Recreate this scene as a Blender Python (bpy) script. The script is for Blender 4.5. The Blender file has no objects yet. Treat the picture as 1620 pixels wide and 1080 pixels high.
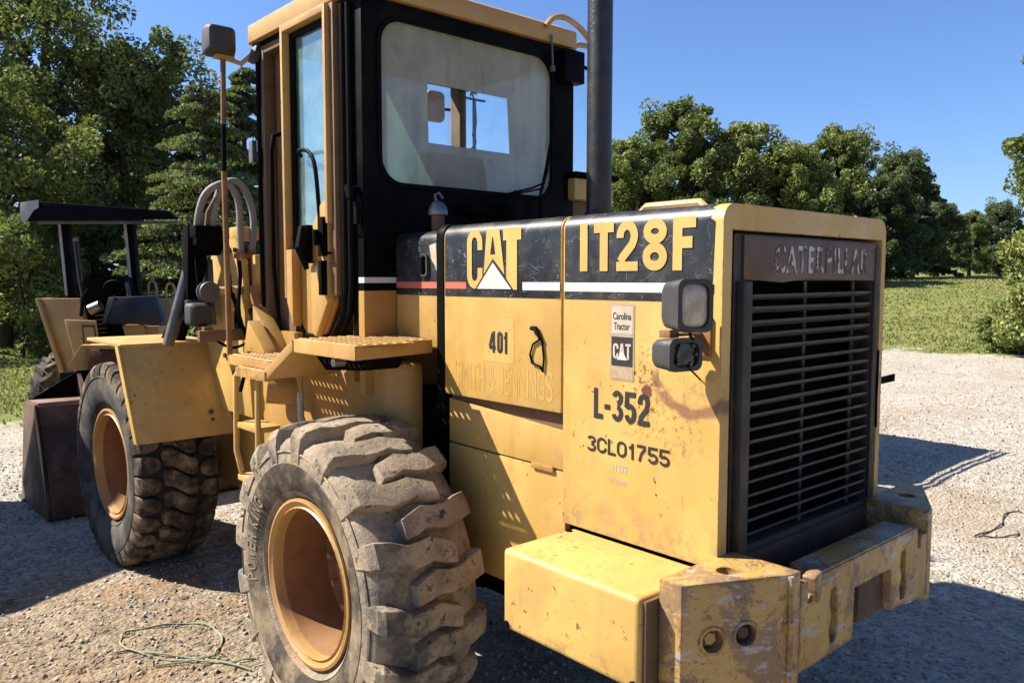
import bpy, bmesh, math, random
import numpy as np
from mathutils import Vector, Matrix
random.seed(7); RNG = np.random.default_rng(11)
R = math.radians
S = bpy.context.scene
COL = S.collection

# ------------------------------------------------------------------ camera, light, exposure
CAM = Vector((-2.6, -2.95, 1.87)); YAW = R(41.5)
cd = bpy.data.cameras.new('camera'); cam = bpy.data.objects.new('camera', cd); COL.objects.link(cam)
cd.sensor_width = 36; cd.lens = 36*1270/1620; cd.clip_start = .05; cd.clip_end = 3000
cam.location = CAM; cam.rotation_euler = (R(90-4.37), 0, -YAW)
S.camera = cam
SUN = Vector((-.64, .75, 1.0)).normalized()
EL = math.asin(SUN.z); AZ = math.atan2(SUN.x, SUN.y)
w = bpy.data.worlds.new('World'); S.world = w; w.use_nodes = True
wn = w.node_tree; bg = wn.nodes['Background']
sky = wn.nodes.new('ShaderNodeTexSky'); sky.sky_type = 'NISHITA'; sky.sun_disc = False
sky.sun_elevation = EL; sky.sun_rotation = AZ; sky.altitude = 200; sky.air_density = 1.0; sky.dust_density = .8; sky.ozone_density = 6.0
tint = wn.nodes.new('ShaderNodeMix'); tint.data_type = 'RGBA'; tint.blend_type = 'MULTIPLY'; tint.inputs[0].default_value = 1; tint.inputs[7].default_value = (.90, 1.0, 1.20, 1)
wn.links.new(sky.outputs[0], tint.inputs[6]); wn.links.new(tint.outputs[2], bg.inputs[0]); bg.inputs[1].default_value = .056
sl = bpy.data.lights.new('sun', 'SUN'); sun = bpy.data.objects.new('sun', sl); COL.objects.link(sun)
sl.energy = 5.0; sl.angle = R(.53); sl.color = (1, .945, .85)
sun.rotation_euler = SUN.to_track_quat('Z', 'Y').to_euler()
S.view_settings.view_transform = 'Standard'; S.view_settings.look = 'None'
S.view_settings.exposure = 1.5; S.view_settings.gamma = 1.0; S.view_settings.use_curve_mapping = False

FW = Vector((math.sin(YAW), math.cos(YAW), 0)); RT = Vector((math.cos(YAW), -math.sin(YAW), 0))
def place(px, depth):                     # ground point at a bearing and distance from the camera stand
    p = CAM + FW*depth + RT*((px-810)/1270*depth); return p.x, p.y

# ------------------------------------------------------------------ materials
class NT:
    def __init__(s, name):
        s.m = bpy.data.materials.new(name); s.m.use_nodes = True; s.t = s.m.node_tree
        s.b = s.t.nodes['Principled BSDF']; s._co = None
    def n(s, t, **k):
        nd = s.t.nodes.new('ShaderNode'+t)
        for a, v in k.items(): setattr(nd, a, v)
        return nd
    def put(s, sock, v):
        if hasattr(v, 'is_linked') or isinstance(v, bpy.types.NodeSocket): s.t.links.new(v, sock)
        elif isinstance(v, (tuple, list)) and len(v) == 3 and sock.type == 'RGBA': sock.default_value = (*v, 1)
        else: sock.default_value = v
    def co(s):
        if s._co is None: s._co = s.n('TexCoord').outputs['Object']
        return s._co
    def map(s, scale=(1,1,1), rot=(0,0,0)):
        m = s.n('Mapping'); s.put(m.inputs[0], s.co()); m.inputs['Scale'].default_value = scale; m.inputs['Rotation'].default_value = rot
        return m.outputs[0]
    def noise(s, scale, detail=5, rough=.6, vec=None, dist=0):
        nd = s.n('TexNoise'); s.put(nd.inputs['Vector'], vec or s.co()); nd.inputs['Scale'].default_value = scale
        nd.inputs['Detail'].default_value = detail; nd.inputs['Roughness'].default_value = rough; nd.inputs['Distortion'].default_value = dist
        return nd.outputs[0]
    def voro(s, scale, vec=None, feature='F1'):
        nd = s.n('TexVoronoi', feature=feature); s.put(nd.inputs['Vector'], vec or s.co()); nd.inputs['Scale'].default_value = scale
        return nd.outputs
    def ramp(s, v, a, b, lo=0., hi=1.):
        nd = s.n('MapRange', interpolation_type='SMOOTHSTEP'); s.put(nd.inputs[0], v)
        for i, x in zip((1,2,3,4), (a,b,lo,hi)): nd.inputs[i].default_value = x
        return nd.outputs[0]
    def math(s, op, a, b=0., c=0.):
        nd = s.n('Math', operation=op); s.put(nd.inputs[0], a); s.put(nd.inputs[1], b); s.put(nd.inputs[2], c); return nd.outputs[0]
    def mix(s, f, a, b, mode='MIX'):
        nd = s.n('Mix', data_type='RGBA', blend_type=mode); s.put(nd.inputs[0], f); s.put(nd.inputs[6], a); s.put(nd.inputs[7], b); return nd.outputs[2]
    def sep(s, v=None):
        nd = s.n('SeparateXYZ'); s.put(nd.inputs[0], v or s.co()); return nd.outputs
    def bump(s, h, strength=.3, dist=.01, normal=None):
        nd = s.n('Bump'); s.put(nd.inputs['Height'], h); nd.inputs['Strength'].default_value = strength; nd.inputs['Distance'].default_value = dist
        if normal: s.put(nd.inputs['Normal'], normal)
        return nd.outputs[0]
    def out(s, col=None, rough=None, metal=None, normal=None, spec=None, k=.66):
        if col is not None:
            if k != 1: col = s.mix(1., col, (k, k, k), 'MULTIPLY')
            s.put(s.b.inputs['Base Color'], col)
        if rough is not None: s.put(s.b.inputs['Roughness'], rough)
        if metal is not None: s.put(s.b.inputs['Metallic'], metal)
        if normal is not None: s.put(s.b.inputs['Normal'], normal)
        if spec is not None: s.put(s.b.inputs['Specular IOR Level'], spec)
        return s.m
    def edge(s, rad=.012):                # where an edge is rubbed bare
        bv = s.n('Bevel', samples=4); bv.inputs[0].default_value = rad
        g = s.n('NewGeometry')
        d = s.n('VectorMath', operation='DOT_PRODUCT'); s.put(d.inputs[0], bv.outputs[0]); s.put(d.inputs[1], g.outputs['Normal'])
        return s.ramp(d.outputs['Value'], .985, .90)

YEL = (.70, .43, .112); YEL2 = (.58, .345, .09); RUST = (.13, .05, .022); DUST = (.37, .245, .115)
def yellow(name, dirt=.5, chips=.5, base=YEL, wear=0., rust=None, streak=.35, edgew=.8):
    t = NT(name)
    c = t.mix(t.ramp(t.noise(2.2, 4), .35, .68), base, tuple(x*y for x, y in zip(base, (.86, .80, .72))))
    st = t.ramp(t.noise(1., 5, .65, t.map((16, 16, 1.1))), .52, .78, 0, streak)
    c = t.mix(st, c, (.30, .17, .06))
    d = t.math('MULTIPLY', t.ramp(t.noise(7, 8, .7), .50, .74), dirt)
    c = t.mix(d, c, DUST)
    d2 = t.math('MULTIPLY', t.ramp(t.noise(1.4, 6, .7, dist=.6), .54, .72), dirt*.8)
    c = t.mix(d2, c, (.30, .18, .075))
    if chips > 0:
        k = t.ramp(t.noise(38, 3, .5), .70-.05*chips, .735-.05*chips)
        k = t.math('MULTIPLY', k, t.ramp(t.noise(3.3, 3), .40, .62))
        c = t.mix(k, c, RUST)
        k2 = t.ramp(t.noise(90, 2, .5), .72, .76); c = t.mix(t.math('MULTIPLY', k2, .7*chips), c, (.10, .05, .03))
    if wear > 0:
        e = t.math('MULTIPLY', t.edge(.03), t.ramp(t.noise(24, 6, .7), .38, .60)); c = t.mix(t.math('MULTIPLY', e, wear), c, RUST)
        big = t.ramp(t.noise(5.5, 9, .76, dist=.5), .52, .55); c = t.mix(t.math('MULTIPLY', big, wear*.8), c, (.22, .135, .08))
        gr = t.ramp(t.noise(9, 9, .78, t.map((1, 1, 2.6))), .56, .59); c = t.mix(t.math('MULTIPLY', gr, wear*.75), c, (.48, .45, .41))
        ck = t.ramp(t.math('ABSOLUTE', t.math('SUBTRACT', t.noise(7, 6, .7, dist=.8), .5)), .010, .003); ck = t.math('MULTIPLY', ck, t.ramp(t.noise(5, 3), .48, .6)); c = t.mix(t.math('MULTIPLY', ck, wear), c, (.10, .045, .02))
        sp = t.ramp(t.noise(30, 5, .7), .58, .64); c = t.mix(t.math('MULTIPLY', sp, wear*.7), c, (.16, .075, .03))
    if edgew > 0:
        e2 = t.math('MULTIPLY', t.edge(.010), t.ramp(t.noise(30, 6, .75), .46, .62)); c = t.mix(t.math('MULTIPLY', e2, edgew), c, (.20, .10, .04))
    if rust: c = rust(t, c)
    h = t.noise(60, 4, .6)
    return t.out(c, t.ramp(t.noise(6, 5), .3, .7, .38, .66), 0, t.bump(h, .10, .004, t.bump(t.noise(1.8, 2), .12, .05)))

def rust_rings(t, c):                     # the rusted arc and blister on the rear hood side
    x, y, z = t.sep()
    dy = t.math('SUBTRACT', y, -1.475); dz = t.math('SUBTRACT', z, 1.615)
    wob = t.math('MULTIPLY', t.math('SUBTRACT', t.noise(14, 5), .5), .045)
    d = t.math('ADD', t.math('SQRT', t.math('ADD', t.math('MULTIPLY', dy, dy), t.math('MULTIPLY', dz, dz))), wob)
    ring = t.ramp(t.math('ABSOLUTE', t.math('SUBTRACT', d, .16)), .026, .008)
    low = t.ramp(z, 1.60, 1.55)
    m = t.math('MULTIPLY', t.math('MULTIPLY', ring, low), t.ramp(t.noise(26, 6, .7), .30, .5))
    fad = t.math('MULTIPLY', t.math('MULTIPLY', t.ramp(d, .20, .08), low), t.ramp(t.noise(34, 6, .75), .50, .62))
    c = t.mix(t.math('MULTIPLY', fad, .6), c, (.30, .19, .07)); c = t.mix(t.math('MULTIPLY', m, .85), c, (.20, .085, .05))
    by = t.math('SUBTRACT', y, -1.292); bz = t.math('SUBTRACT', z, 1.505)
    bd = t.math('ADD', t.math('SQRT', t.math('ADD', t.math('MULTIPLY', by, by), t.math('MULTIPLY', t.math('MULTIPLY', bz, bz), .45))), t.math('MULTIPLY', t.math('SUBTRACT', t.noise(40, 4), .5), .03))
    c = t.mix(t.ramp(bd, .024, .016), c, (.16, .055, .035))
    hd = t.math('SQRT', t.math('ADD', t.math('MULTIPLY', by, by), t.math('MULTIPLY', t.math('MULTIPLY', bz, bz), .10)))
    sp = t.math('MULTIPLY', t.ramp(hd, .075, .015), t.ramp(t.noise(55, 5, .7), .52, .58)); c = t.mix(sp, c, RUST)
    cy = t.math('SUBTRACT', y, -1.42); cz = t.math('SUBTRACT', z, 1.40)
    cdn = t.math('SQRT', t.math('ADD', t.math('MULTIPLY', cy, cy), t.math('MULTIPLY', cz, cz)))
    sp2 = t.math('MULTIPLY', t.ramp(cdn, .17, .02), t.ramp(t.noise(48, 6, .7), .54, .60)); c = t.mix(t.math('MULTIPLY', sp2, .8), c, (.26, .12, .045))
    bt = t.math('MULTIPLY', t.ramp(z, 1.17, 1.0), t.ramp(t.noise(16, 8, .75), .42, .60)); c = t.mix(t.math('MULTIPLY', bt, .75), c, (.33, .22, .10))
    return c

def plain(name, col, rough=.6, metal=0., var=.25, scale=12, bump=.15, dust=0., dustc=DUST, spec=None):
    t = NT(name)
    c = t.mix(t.ramp(t.noise(scale, 6, .65), .3, .7), col, tuple(x*(1-var) for x in col))
    if dust: c = t.mix(t.math('MULTIPLY', t.ramp(t.noise(scale*.4, 7, .7), .42, .68), dust), c, dustc)
    return t.out(c, t.ramp(t.noise(scale*.7, 4), .3, .7, rough*.85, min(1, rough*1.15)), metal, t.bump(t.noise(scale*6, 4), bump, .004), spec if spec is not None else (.04 if max(col) < .009 else None))

def scratched(name, col, amt=1.):
    t = NT(name); c = col
    for i, (sc, ro, wd, lo) in enumerate((((1, 2.2, 5), .12, .0030, .46), ((1, 5, 2.0), -.5, .0024, .50), ((1, 3, 3), .8, .0032, .52), ((1, 9, 26), .25, .010, .50), ((1, 12, 30), -.2, .010, .54))):
        v = t.noise(2.0+i*.3, 2, .5, t.map(sc, (ro, 0, 0)), .9)
        k = t.ramp(t.math('ABSOLUTE', t.math('SUBTRACT', v, .5)), wd, wd*.25)
        k = t.math('MULTIPLY', k, t.ramp(t.noise(5.0+i*1.7, 4, .7), lo, lo+.16)); c = t.mix(t.math('MULTIPLY', k, .60*amt), c, (.58, .54, .46))
    c = t.mix(t.math('MULTIPLY', t.ramp(t.noise(7, 8, .75), .48, .8), .16*amt), c, (.45, .36, .24))
    c = t.mix(t.math('MULTIPLY', t.ramp(t.noise(70, 3), .70, .74), .7*amt), c, (.5, .42, .3))
    return t.out(c, t.ramp(t.noise(8, 5), .3, .7, .30, .5), 0, t.bump(t.noise(30, 4), .06, .003))

M = {}
M['yellow'] = yellow('worn_yellow_paint', .55, .4)
M['hood'] = yellow('rusted_hood_paint', .38, .35, rust=rust_rings)
M['door_side'] = yellow('engine_door_paint', .35, .15)
def moss(t, c):
    g_ = t.n('NewGeometry'); up_ = t.ramp(t.sep(g_.outputs['Normal'])[2], .5, .9)
    k_ = t.math('MULTIPLY', t.ramp(t.noise(42, 4, .65, t.map((1, 1.7, 1))), .60, .64), t.ramp(t.noise(5, 4), .44, .60)); c = t.mix(t.math('MULTIPLY', t.math('MULTIPLY', k_, up_), .85), c, (.17, .12, .03))
    c = t.mix(t.math('MULTIPLY', t.ramp(t.sep()[2], .80, .71), t.math('MULTIPLY', t.ramp(t.noise(14, 8, .75), .45, .62), .7)), c, (.30, .19, .08))
    sc_ = t.ramp(t.math('ABSOLUTE', t.math('SUBTRACT', t.noise(2.2, 2, .5, t.map((1, 1.2, 4), (.35, 0, 0)), .8), .5)), .0035, .001); c = t.mix(t.math('MULTIPLY', sc_, t.ramp(t.noise(4, 3), .5, .62)), c, (.80, .58, .25))
    return c
M['box'] = yellow('battery_box_paint', .48, 1., rust=moss)
M['bumper'] = yellow('scraped_counterweight_paint', .75, 1., YEL2, 1.)
M['fender'] = yellow('fender_paint', .5, 1., edgew=0)
M['cabyellow'] = yellow('cab_trim_paint', .5, .5, (.56, .32, .08))
M['inner'] = plain('brown_dusty_cab_trim', (.20, .105, .04), .7, 0, .35, 7)
M['tank'] = yellow('dusty_tank_paint', .7, .3, (.55, .30, .07))
M['deck'] = yellow('worn_deck_paint', .55, .8, (.58, .33, .09))
M['ghost'] = yellow('ghost_letter_paint', .35, .1, (.66, .385, .085), edgew=0)
M['letter'] = yellow('yellow_decal', .22, .25, (.72, .44, .11), edgew=0)
M['band'] = scratched('scratched_black_band', (.012, .012, .013))
M['white'] = scratched('scratched_white_stripe', (.74, .72, .66), .35)
M['pink'] = scratched('faded_triangle_decal', (.74, .62, .55), .35)
M['red'] = scratched('faded_red_stripe', (.62, .16, .09), .35)
M['black'] = plain('black_cab_paint', (.0045, .0045, .005), .5, 0, .4, 6, .08, .03)
M['ink'] = plain('black_stencil_ink', (.014, .013, .012), .6, 0, .3, 20)
M['dark'] = plain('dark_sooty_metal', (.006, .0055, .005), .85, 0, .5, 9)
M['steel'] = plain('dark_grille_steel', (.05, .038, .026), .7, 0., .45, 9, .15, .35, (.16, .12, .08))
M['plastic'] = plain('grey_lamp_plastic', (.036, .035, .034), .65, 0, .25, 10, .1, .25, (.12, .11, .095))
M['seal'] = plain('black_rubber_seal', (.006, .006, .006), .6, 0, .2, 10)
M['stack'] = plain('black_exhaust_enamel', (.030, .030, .032), .42, .3, .5, 16, .5, .3, (.07, .05, .04))
M['alu'] = plain('dull_cast_aluminium', (.30, .30, .31), .45, .8, .3, 15)
M['hose'] = plain('grey_sleeved_hose', (.26, .25, .235), .75, 0, .3, 18, .25, .4)
M['greysteel'] = plain('bare_grey_steel', (.15, .15, .15), .5, .5, .35, 8, .1, .3)
M['rubberF'] = plain('grey_front_rubber', (.082, .080, .077), .95, 0, .45, 9, .35, .7, (.25, .205, .155), .12)
M['rubberD'] = plain('dark_groove_rubber', (.018, .016, .014), .85, 0, .4, 9, .3, .25, (.08, .06, .045))
M['rubberT'] = plain('brown_caked_tread', (.07, .058, .046), .9, 0, .4, 18, .5, .95, (.37, .27, .165), .1)
def mud(name, k, base=(.105, .094, .082)):
    t = NT(name)
    c = t.mix(t.ramp(t.noise(3.5, 7, .7), .33, .62), base, (.43, .325, .205))
    c = t.mix(t.ramp(t.noise(11, 8, .75), .45, .68), c, (.58, .45, .29))
    c = t.mix(t.math('MULTIPLY', t.ramp(t.noise(2.3, 4), .57, .68), .7), c, (.42, .235, .12))
    c = t.mix(t.math('MULTIPLY', t.ramp(t.noise(22, 6, .7), .53, .66), k), c, (.05, .046, .042))
    return t.out(c, .9, 0, t.bump(t.noise(26, 8, .75), .8, .014, t.bump(t.noise(120, 4, .7), .6, .005)))
M['rubberR'] = mud('mud_dusted_rubber', .65)
M['bandrubber'] = plain('grey_dusty_sidewall', (.105, .088, .070), .95, 0, .5, 13, .5, .95, (.36, .27, .17), .08)
M['lug'] = mud('worn_lug_rubber', 1., (.070, .064, .057))
M['rim'] = yellow('rusty_rim_paint', .7, .7, (.56, .31, .09))
M['rimin'] = plain('rust_brown_rim_barrel', (.33, .13, .035), .75, 0, .45, 5, .2, .5, (.46, .25, .09))
M['bucket'] = plain('rust_dark_bucket_steel', (.080, .042, .018), .8, 0., .5, 7, .4, .8, (.20, .095, .045))
M['bucketedge'] = plain('pale_bucket_edge', (.34, .19, .13), .55, .3, .35, 8, .2)
M['navy'] = plain('dark_console_panel', (.010, .012, .028), .5, 0, .3, 6)
M['tractor'] = yellow('faded_tractor_paint', .5, .5, (.62, .39, .14))
M['rustplate'] = plain('rust_brown_plate', (.14, .065, .032), .7, 0, .5, 8)
M['canopy'] = plain('black_canopy_sheet', (.007, .007, .008), .6, 0, .3, 5)
M['paleedge'] = plain('pale_canopy_edge', (.55, .53, .48), .6, 0, .2, 8)
M['paper'] = plain('pale_sticker', (.62, .53, .42), .55, 0, .2, 22, .02, .5, (.5, .36, .2))
M['tan'] = plain('tan_sticker', (.52, .36, .22), .55, 0, .25, 40)
M['flake'] = None
t = NT('flaking_white_lettering')
k = t.ramp(t.noise(26, 5, .65, t.map((1, 1, .55))), .47, .52)
M['flake'] = t.out(t.mix(k, (.085, .047, .03), (.60, .56, .50)), .7)
M['plate'] = plain('brown_peeling_nameplate', (.155, .075, .034), .6, 0, .4, 7, .2, .35, (.06, .035, .022))
M['radiator'] = plain('sooty_radiator_core', (.006, .006, .006), .9, 0, .3, 10)
M['debris'] = plain('leaf_litter', (.07, .045, .03), .9, 0, .5, 12)
M['bark'] = plain('grey_brown_bark', (.075, .058, .045), .9, 0, .4, 8, .6)
M['strap'] = plain('faded_green_strap', (.34, .36, .20), .8, 0, .3, 20)
M['wire'] = plain('rusty_wire', (.10, .075, .05), .8)
M['mirror'] = plain('tan_mirror_back', (.42, .27, .14), .6)
t = NT('lamp_lens'); M['lens'] = t.out(t.mix(t.ramp(t.noise(20, 4), .4, .6), (.62, .50, .36), (.42, .33, .23)), .3, 0, t.bump(t.noise(1., 2, .5, t.map((160, 160, 6))), .5, .004))
t = NT('lamp_core'); M['lampcore'] = t.out(t.mix(t.ramp(t.noise(30, 4), .4, .6), (.09, .085, .07), (.03, .028, .026)), .4, .5)
def glass(name, tint, refl=.03, d0=.0, d1=.07, dc=(.45, .44, .38)):
    t = NT(name); t.t.nodes.remove(t.b)
    tr = t.n('BsdfTransparent'); t.put(tr.inputs[0], tint); gl = t.n('BsdfGlossy'); gl.inputs['Roughness'].default_value = .02
    df = t.n('BsdfDiffuse'); t.put(df.inputs[0], dc)
    lw = t.n('LayerWeight'); lw.inputs[0].default_value = .5; f4 = t.math('POWER', lw.outputs['Facing'], 4.)
    m0 = t.n('MixShader'); t.put(m0.inputs[0], t.ramp(t.noise(6, 6, .7), .35, .8, d0, d1)); t.put(m0.inputs[1], tr.outputs[0]); t.put(m0.inputs[2], df.outputs[0])
    m = t.n('MixShader'); t.put(m.inputs[0], t.math('ADD', t.math('MULTIPLY', f4, .55), refl)); t.put(m.inputs[1], m0.outputs[0]); t.put(m.inputs[2], gl.outputs[0])
    t.put(t.t.nodes['Material Output'].inputs[0], m.outputs[0]); return t.m
M['glass'] = glass('clear_cab_glass', (.93, .97, .96)); M['teal'] = glass('sky_teal_door_glass', (.50, .72, .68), .22, .12, .34, (.42, .62, .58))  # door glass: its pale teal diffuse share stands in for reflected sky
t = NT('dusty_window_film'); t.t.nodes.remove(t.b)
c = t.mix(t.ramp(t.noise(2.2, 6, .65), .3, .7), (.60, .60, .53), (.44, .44, .38))
c = t.mix(t.math('MULTIPLY', t.ramp(t.noise(9, 5), .60, .70), .3), c, (.25, .22, .16)); c = t.mix(t.math('MULTIPLY', t.ramp(t.noise(1., 6, .7, t.map((9, 1, 1.2))), .45, .75), .55), c, (.30, .29, .24))
a = t.n('BsdfDiffuse'); b = t.n('BsdfTranslucent'); t.put(a.inputs[0], c); t.put(b.inputs[0], c)
m = t.n('MixShader'); m.inputs[0].default_value = .62; t.put(m.inputs[1], a.outputs[0]); t.put(m.inputs[2], b.outputs[0])
tr_ = t.n('BsdfTransparent'); mm = t.n('MixShader'); mm.inputs[0].default_value = .22; t.put(mm.inputs[1], m.outputs[0]); t.put(mm.inputs[2], tr_.outputs[0])
t.put(t.t.nodes['Material Output'].inputs[0], mm.outputs[0]); M['film'] = t.m

def leafmat(name, c1, c2, c3=None):
    t = NT(name); t.t.nodes.remove(t.b)
    g = t.n('NewGeometry'); rnd = g.outputs['Random Per Island']
    c = t.mix(rnd, c1, c2)
    c = t.mix(t.ramp(t.noise(.55, 3), .42, .62), c, c3 or tuple(x*.7 for x in c1))
    a = t.n('BsdfDiffuse'); b = t.n('BsdfTranslucent'); gl = t.n('BsdfGlossy'); gl.inputs['Roughness'].default_value = .6
    t.put(a.inputs[0], c); t.put(b.inputs[0], t.mix(.5, c, (.16, .20, .02))); t.put(gl.inputs[0], (.8, .85, .8))
    m = t.n('MixShader'); m.inputs[0].default_value = .34; t.put(m.inputs[1], a.outputs[0]); t.put(m.inputs[2], b.outputs[0])
    m2 = t.n('MixShader'); m2.inputs[0].default_value = .025; t.put(m2.inputs[1], m.outputs[0]); t.put(m2.inputs[2], gl.outputs[0])
    t.put(t.t.nodes['Material Output'].inputs[0], m2.outputs[0]); return t.m
M['leafA'] = leafmat('broadleaf_green', (.10, .14, .036), (.21, .24, .075))
M['leafB'] = leafmat('yellow_green_leaves', (.14, .18, .04), (.27, .285, .085))
M['leafC'] = leafmat('dark_blue_green_needles', (.06, .092, .034), (.13, .16, .062))
M['leafD'] = leafmat('conifer_sprays', (.10, .135, .05), (.20, .225, .09))
M['grassblade'] = leafmat('lawn_blades', (.12, .155, .035), (.23, .245, .065), (.21, .19, .07))

# ------------------------------------------------------------------ mesh helpers
class MB:
    def __init__(s): s.v = []; s.f = []
    def add(s, vs, fs):
        o = len(s.v); s.v += [tuple(map(float, v)) for v in vs]; s.f += [tuple(i+o for i in f) for f in fs]; return s
    def box(s, a, b, rot=None, piv=None):
        x0, y0, z0 = a; x1, y1, z1 = b
        vs = [Vector(p) for p in ((x0,y0,z0),(x1,y0,z0),(x1,y1,z0),(x0,y1,z0),(x0,y0,z1),(x1,y0,z1),(x1,y1,z1),(x0,y1,z1))]
        if rot is not None:
            c = Vector(piv) if piv else sum(vs, Vector())/8
            vs = [c + rot @ (v-c) for v in vs]
        return s.add(vs, [(0,3,2,1),(4,5,6,7),(0,1,5,4),(1,2,6,5),(2,3,7,6),(3,0,4,7)])
    def loft(s, rings, cap=True, closed=True):
        n = len(rings[0]); vs = [p for r in rings for p in r]; fs = []
        for i in range(len(rings)-1):
            for j in range(n if closed else n-1):
                k = (j+1) % n; fs.append((i*n+j, i*n+k, (i+1)*n+k, (i+1)*n+j))
        if cap: fs.append(tuple(range(n))[::-1]); fs.append(tuple((len(rings)-1)*n+j for j in range(n)))
        return s.add(vs, fs)
    def prism(s, poly, ax, a, b):         # 2-D polygon pushed along an axis
        def P(p, t): return {'x': (t, p[0], p[1]), 'y': (p[0], t, p[1]), 'z': (p[0], p[1], t)}[ax]
        return s.loft([[P(p, a) for p in poly], [P(p, b) for p in poly]])
    def tube(s, pts, r, n=10, cap=True):
        pts = [Vector(p) for p in pts]; rr = r if isinstance(r, (list, tuple)) else [r]*len(pts); rings = []; up = None
        for i, p in enumerate(pts):
            d = (pts[min(i+1, len(pts)-1)] - pts[max(i-1, 0)]).normalized()
            if up is None: up = d.orthogonal().normalized()
            up = (up - d*up.dot(d)).normalized(); q = d.cross(up)
            rings.append([p + (up*math.cos(6.28318*j/n) + q*math.sin(6.28318*j/n))*rr[i] for j in range(n)])
        return s.loft(rings, cap)
    def lathe(s, prof, c, ax='x', n=48):  # prof: (along axis, radius)
        rings = []
        for t, r in prof:
            ring = []
            for j in range(n):
                a = 2*math.pi*j/n; u, v = r*math.cos(a), r*math.sin(a)
                ring.append({'x': (c[0]+t, c[1]+u, c[2]+v), 'y': (c[0]+u, c[1]+t, c[2]+v), 'z': (c[0]+u, c[1]+v, c[2]+t)}[ax])
            rings.append(ring)
        return s.loft(rings, False)
    def build(s, name, mat, parent=None, bevel=0., smooth=40, seg=2, **props):
        me = bpy.data.meshes.new(name); me.from_pydata(s.v, [], s.f); me.update()
        bm = bmesh.new(); bm.from_mesh(me); bmesh.ops.recalc_face_normals(bm, faces=bm.faces)
        if bevel:
            es = [e for e in bm.edges if len(e.link_faces) == 2 and e.calc_face_angle(0) > R(28)]
            bmesh.ops.bevel(bm, geom=es, offset=bevel, segments=seg, affect='EDGES', profile=.6, clamp_overlap=True)
        bm.to_mesh(me); bm.free()
        return link(name, me, mat, parent, smooth, **props)
def link(name, me, mat, parent=None, smooth=40, **props):
    if smooth:
        me.shade_smooth(); me.set_sharp_from_angle(angle=R(smooth))
    if mat: me.materials.append(M[mat] if isinstance(mat, str) else mat)
    o = bpy.data.objects.new(name, me); COL.objects.link(o)
    if parent: o.parent = parent
    for k_, v_ in props.items(): o[k_] = v_
    return o
def thing(name, label, cat, loc=(0,0,0), rz=0, group=None):
    o = bpy.data.objects.new(name, None); COL.objects.link(o); o.location = loc; o.rotation_euler = (0, 0, rz); o.empty_display_size = .3
    o['label'] = label; o['category'] = cat
    if group: o['group'] = group
    return o
def tag(o, label, cat, group=None):
    o['label'] = label; o['category'] = cat
    if group: o['group'] = group
    return o
def dup(root):
    r = root.copy(); COL.objects.link(r)
    for ch in list(root.children):
        c = ch.copy(); COL.objects.link(c); c.parent = r
        for g in ch.children:
            d = g.copy(); COL.objects.link(d); d.parent = c
    return r
def rrect(x0, x1, z0, z1, r, k=5):
    pts = []
    for cx, cz, a0 in ((x1-r, z0+r, -90), (x1-r, z1-r, 0), (x0+r, z1-r, 90), (x0+r, z0+r, 180)):
        for i in range(k+1):
            a = R(a0 + 90*i/k); pts.append((cx+r*math.cos(a), cz+r*math.sin(a)))
    return pts
def holed(outer, holes, ax, a, b):        # plate with real openings
    bm = bmesh.new()
    def P(p, t): return {'x': (t, p[0], p[1]), 'y': (p[0], t, p[1]), 'z': (p[0], p[1], t)}[ax]
    for loop in [outer]+holes:
        vs = [bm.verts.new(P(p, a)) for p in loop]
        for i in range(len(vs)): bm.edges.new((vs[i], vs[(i+1) % len(vs)]))
    bmesh.ops.triangle_fill(bm, use_beauty=True, use_dissolve=False, edges=bm.edges[:])
    r = bmesh.ops.extrude_face_region(bm, geom=bm.faces[:])
    d = {'x': (b-a, 0, 0), 'y': (0, b-a, 0), 'z': (0, 0, b-a)}[ax]
    bmesh.ops.translate(bm, vec=d, verts=[g for g in r['geom'] if isinstance(g, bmesh.types.BMVert)])
    bm.verts.index_update(); mb = MB(); mb.add([v.co[:] for v in bm.verts], [tuple(v.index for v in f.verts) for f in bm.faces]); bm.free(); return mb
def frame_ring(outer, inner, ax, a, b):   # ring between two loops with the same number of points
    def P(p, t): return {'x': (t, p[0], p[1]), 'y': (p[0], t, p[1]), 'z': (p[0], p[1], t)}[ax]
    n = len(outer); L = [[P(p, a) for p in outer], [P(p, b) for p in outer], [P(p, b) for p in inner], [P(p, a) for p in inner]]
    L.append(L[0]); mb = MB(); mb.loft(L, False); return mb
def disc(r, n=20, cx=0, cy=0): return [(cx+r*math.cos(2*math.pi*i/n), cy+r*math.sin(2*math.pi*i/n)) for i in range(n)]

def smoothp(p, k=4):
    out = []
    for i in range(len(p)-1):
        p0, p1, p2, p3 = (np.array(p[max(i-1, 0)]), np.array(p[i]), np.array(p[i+1]), np.array(p[min(i+2, len(p)-1)]))
        for j in range(k):
            t_ = j/k; out.append(tuple(.5*((2*p1)+(-p0+p2)*t_+(2*p0-5*p1+4*p2-p3)*t_*t_+(-p0+3*p1-3*p2+p3)*t_**3)))
    return out+[p[-1]]

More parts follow.
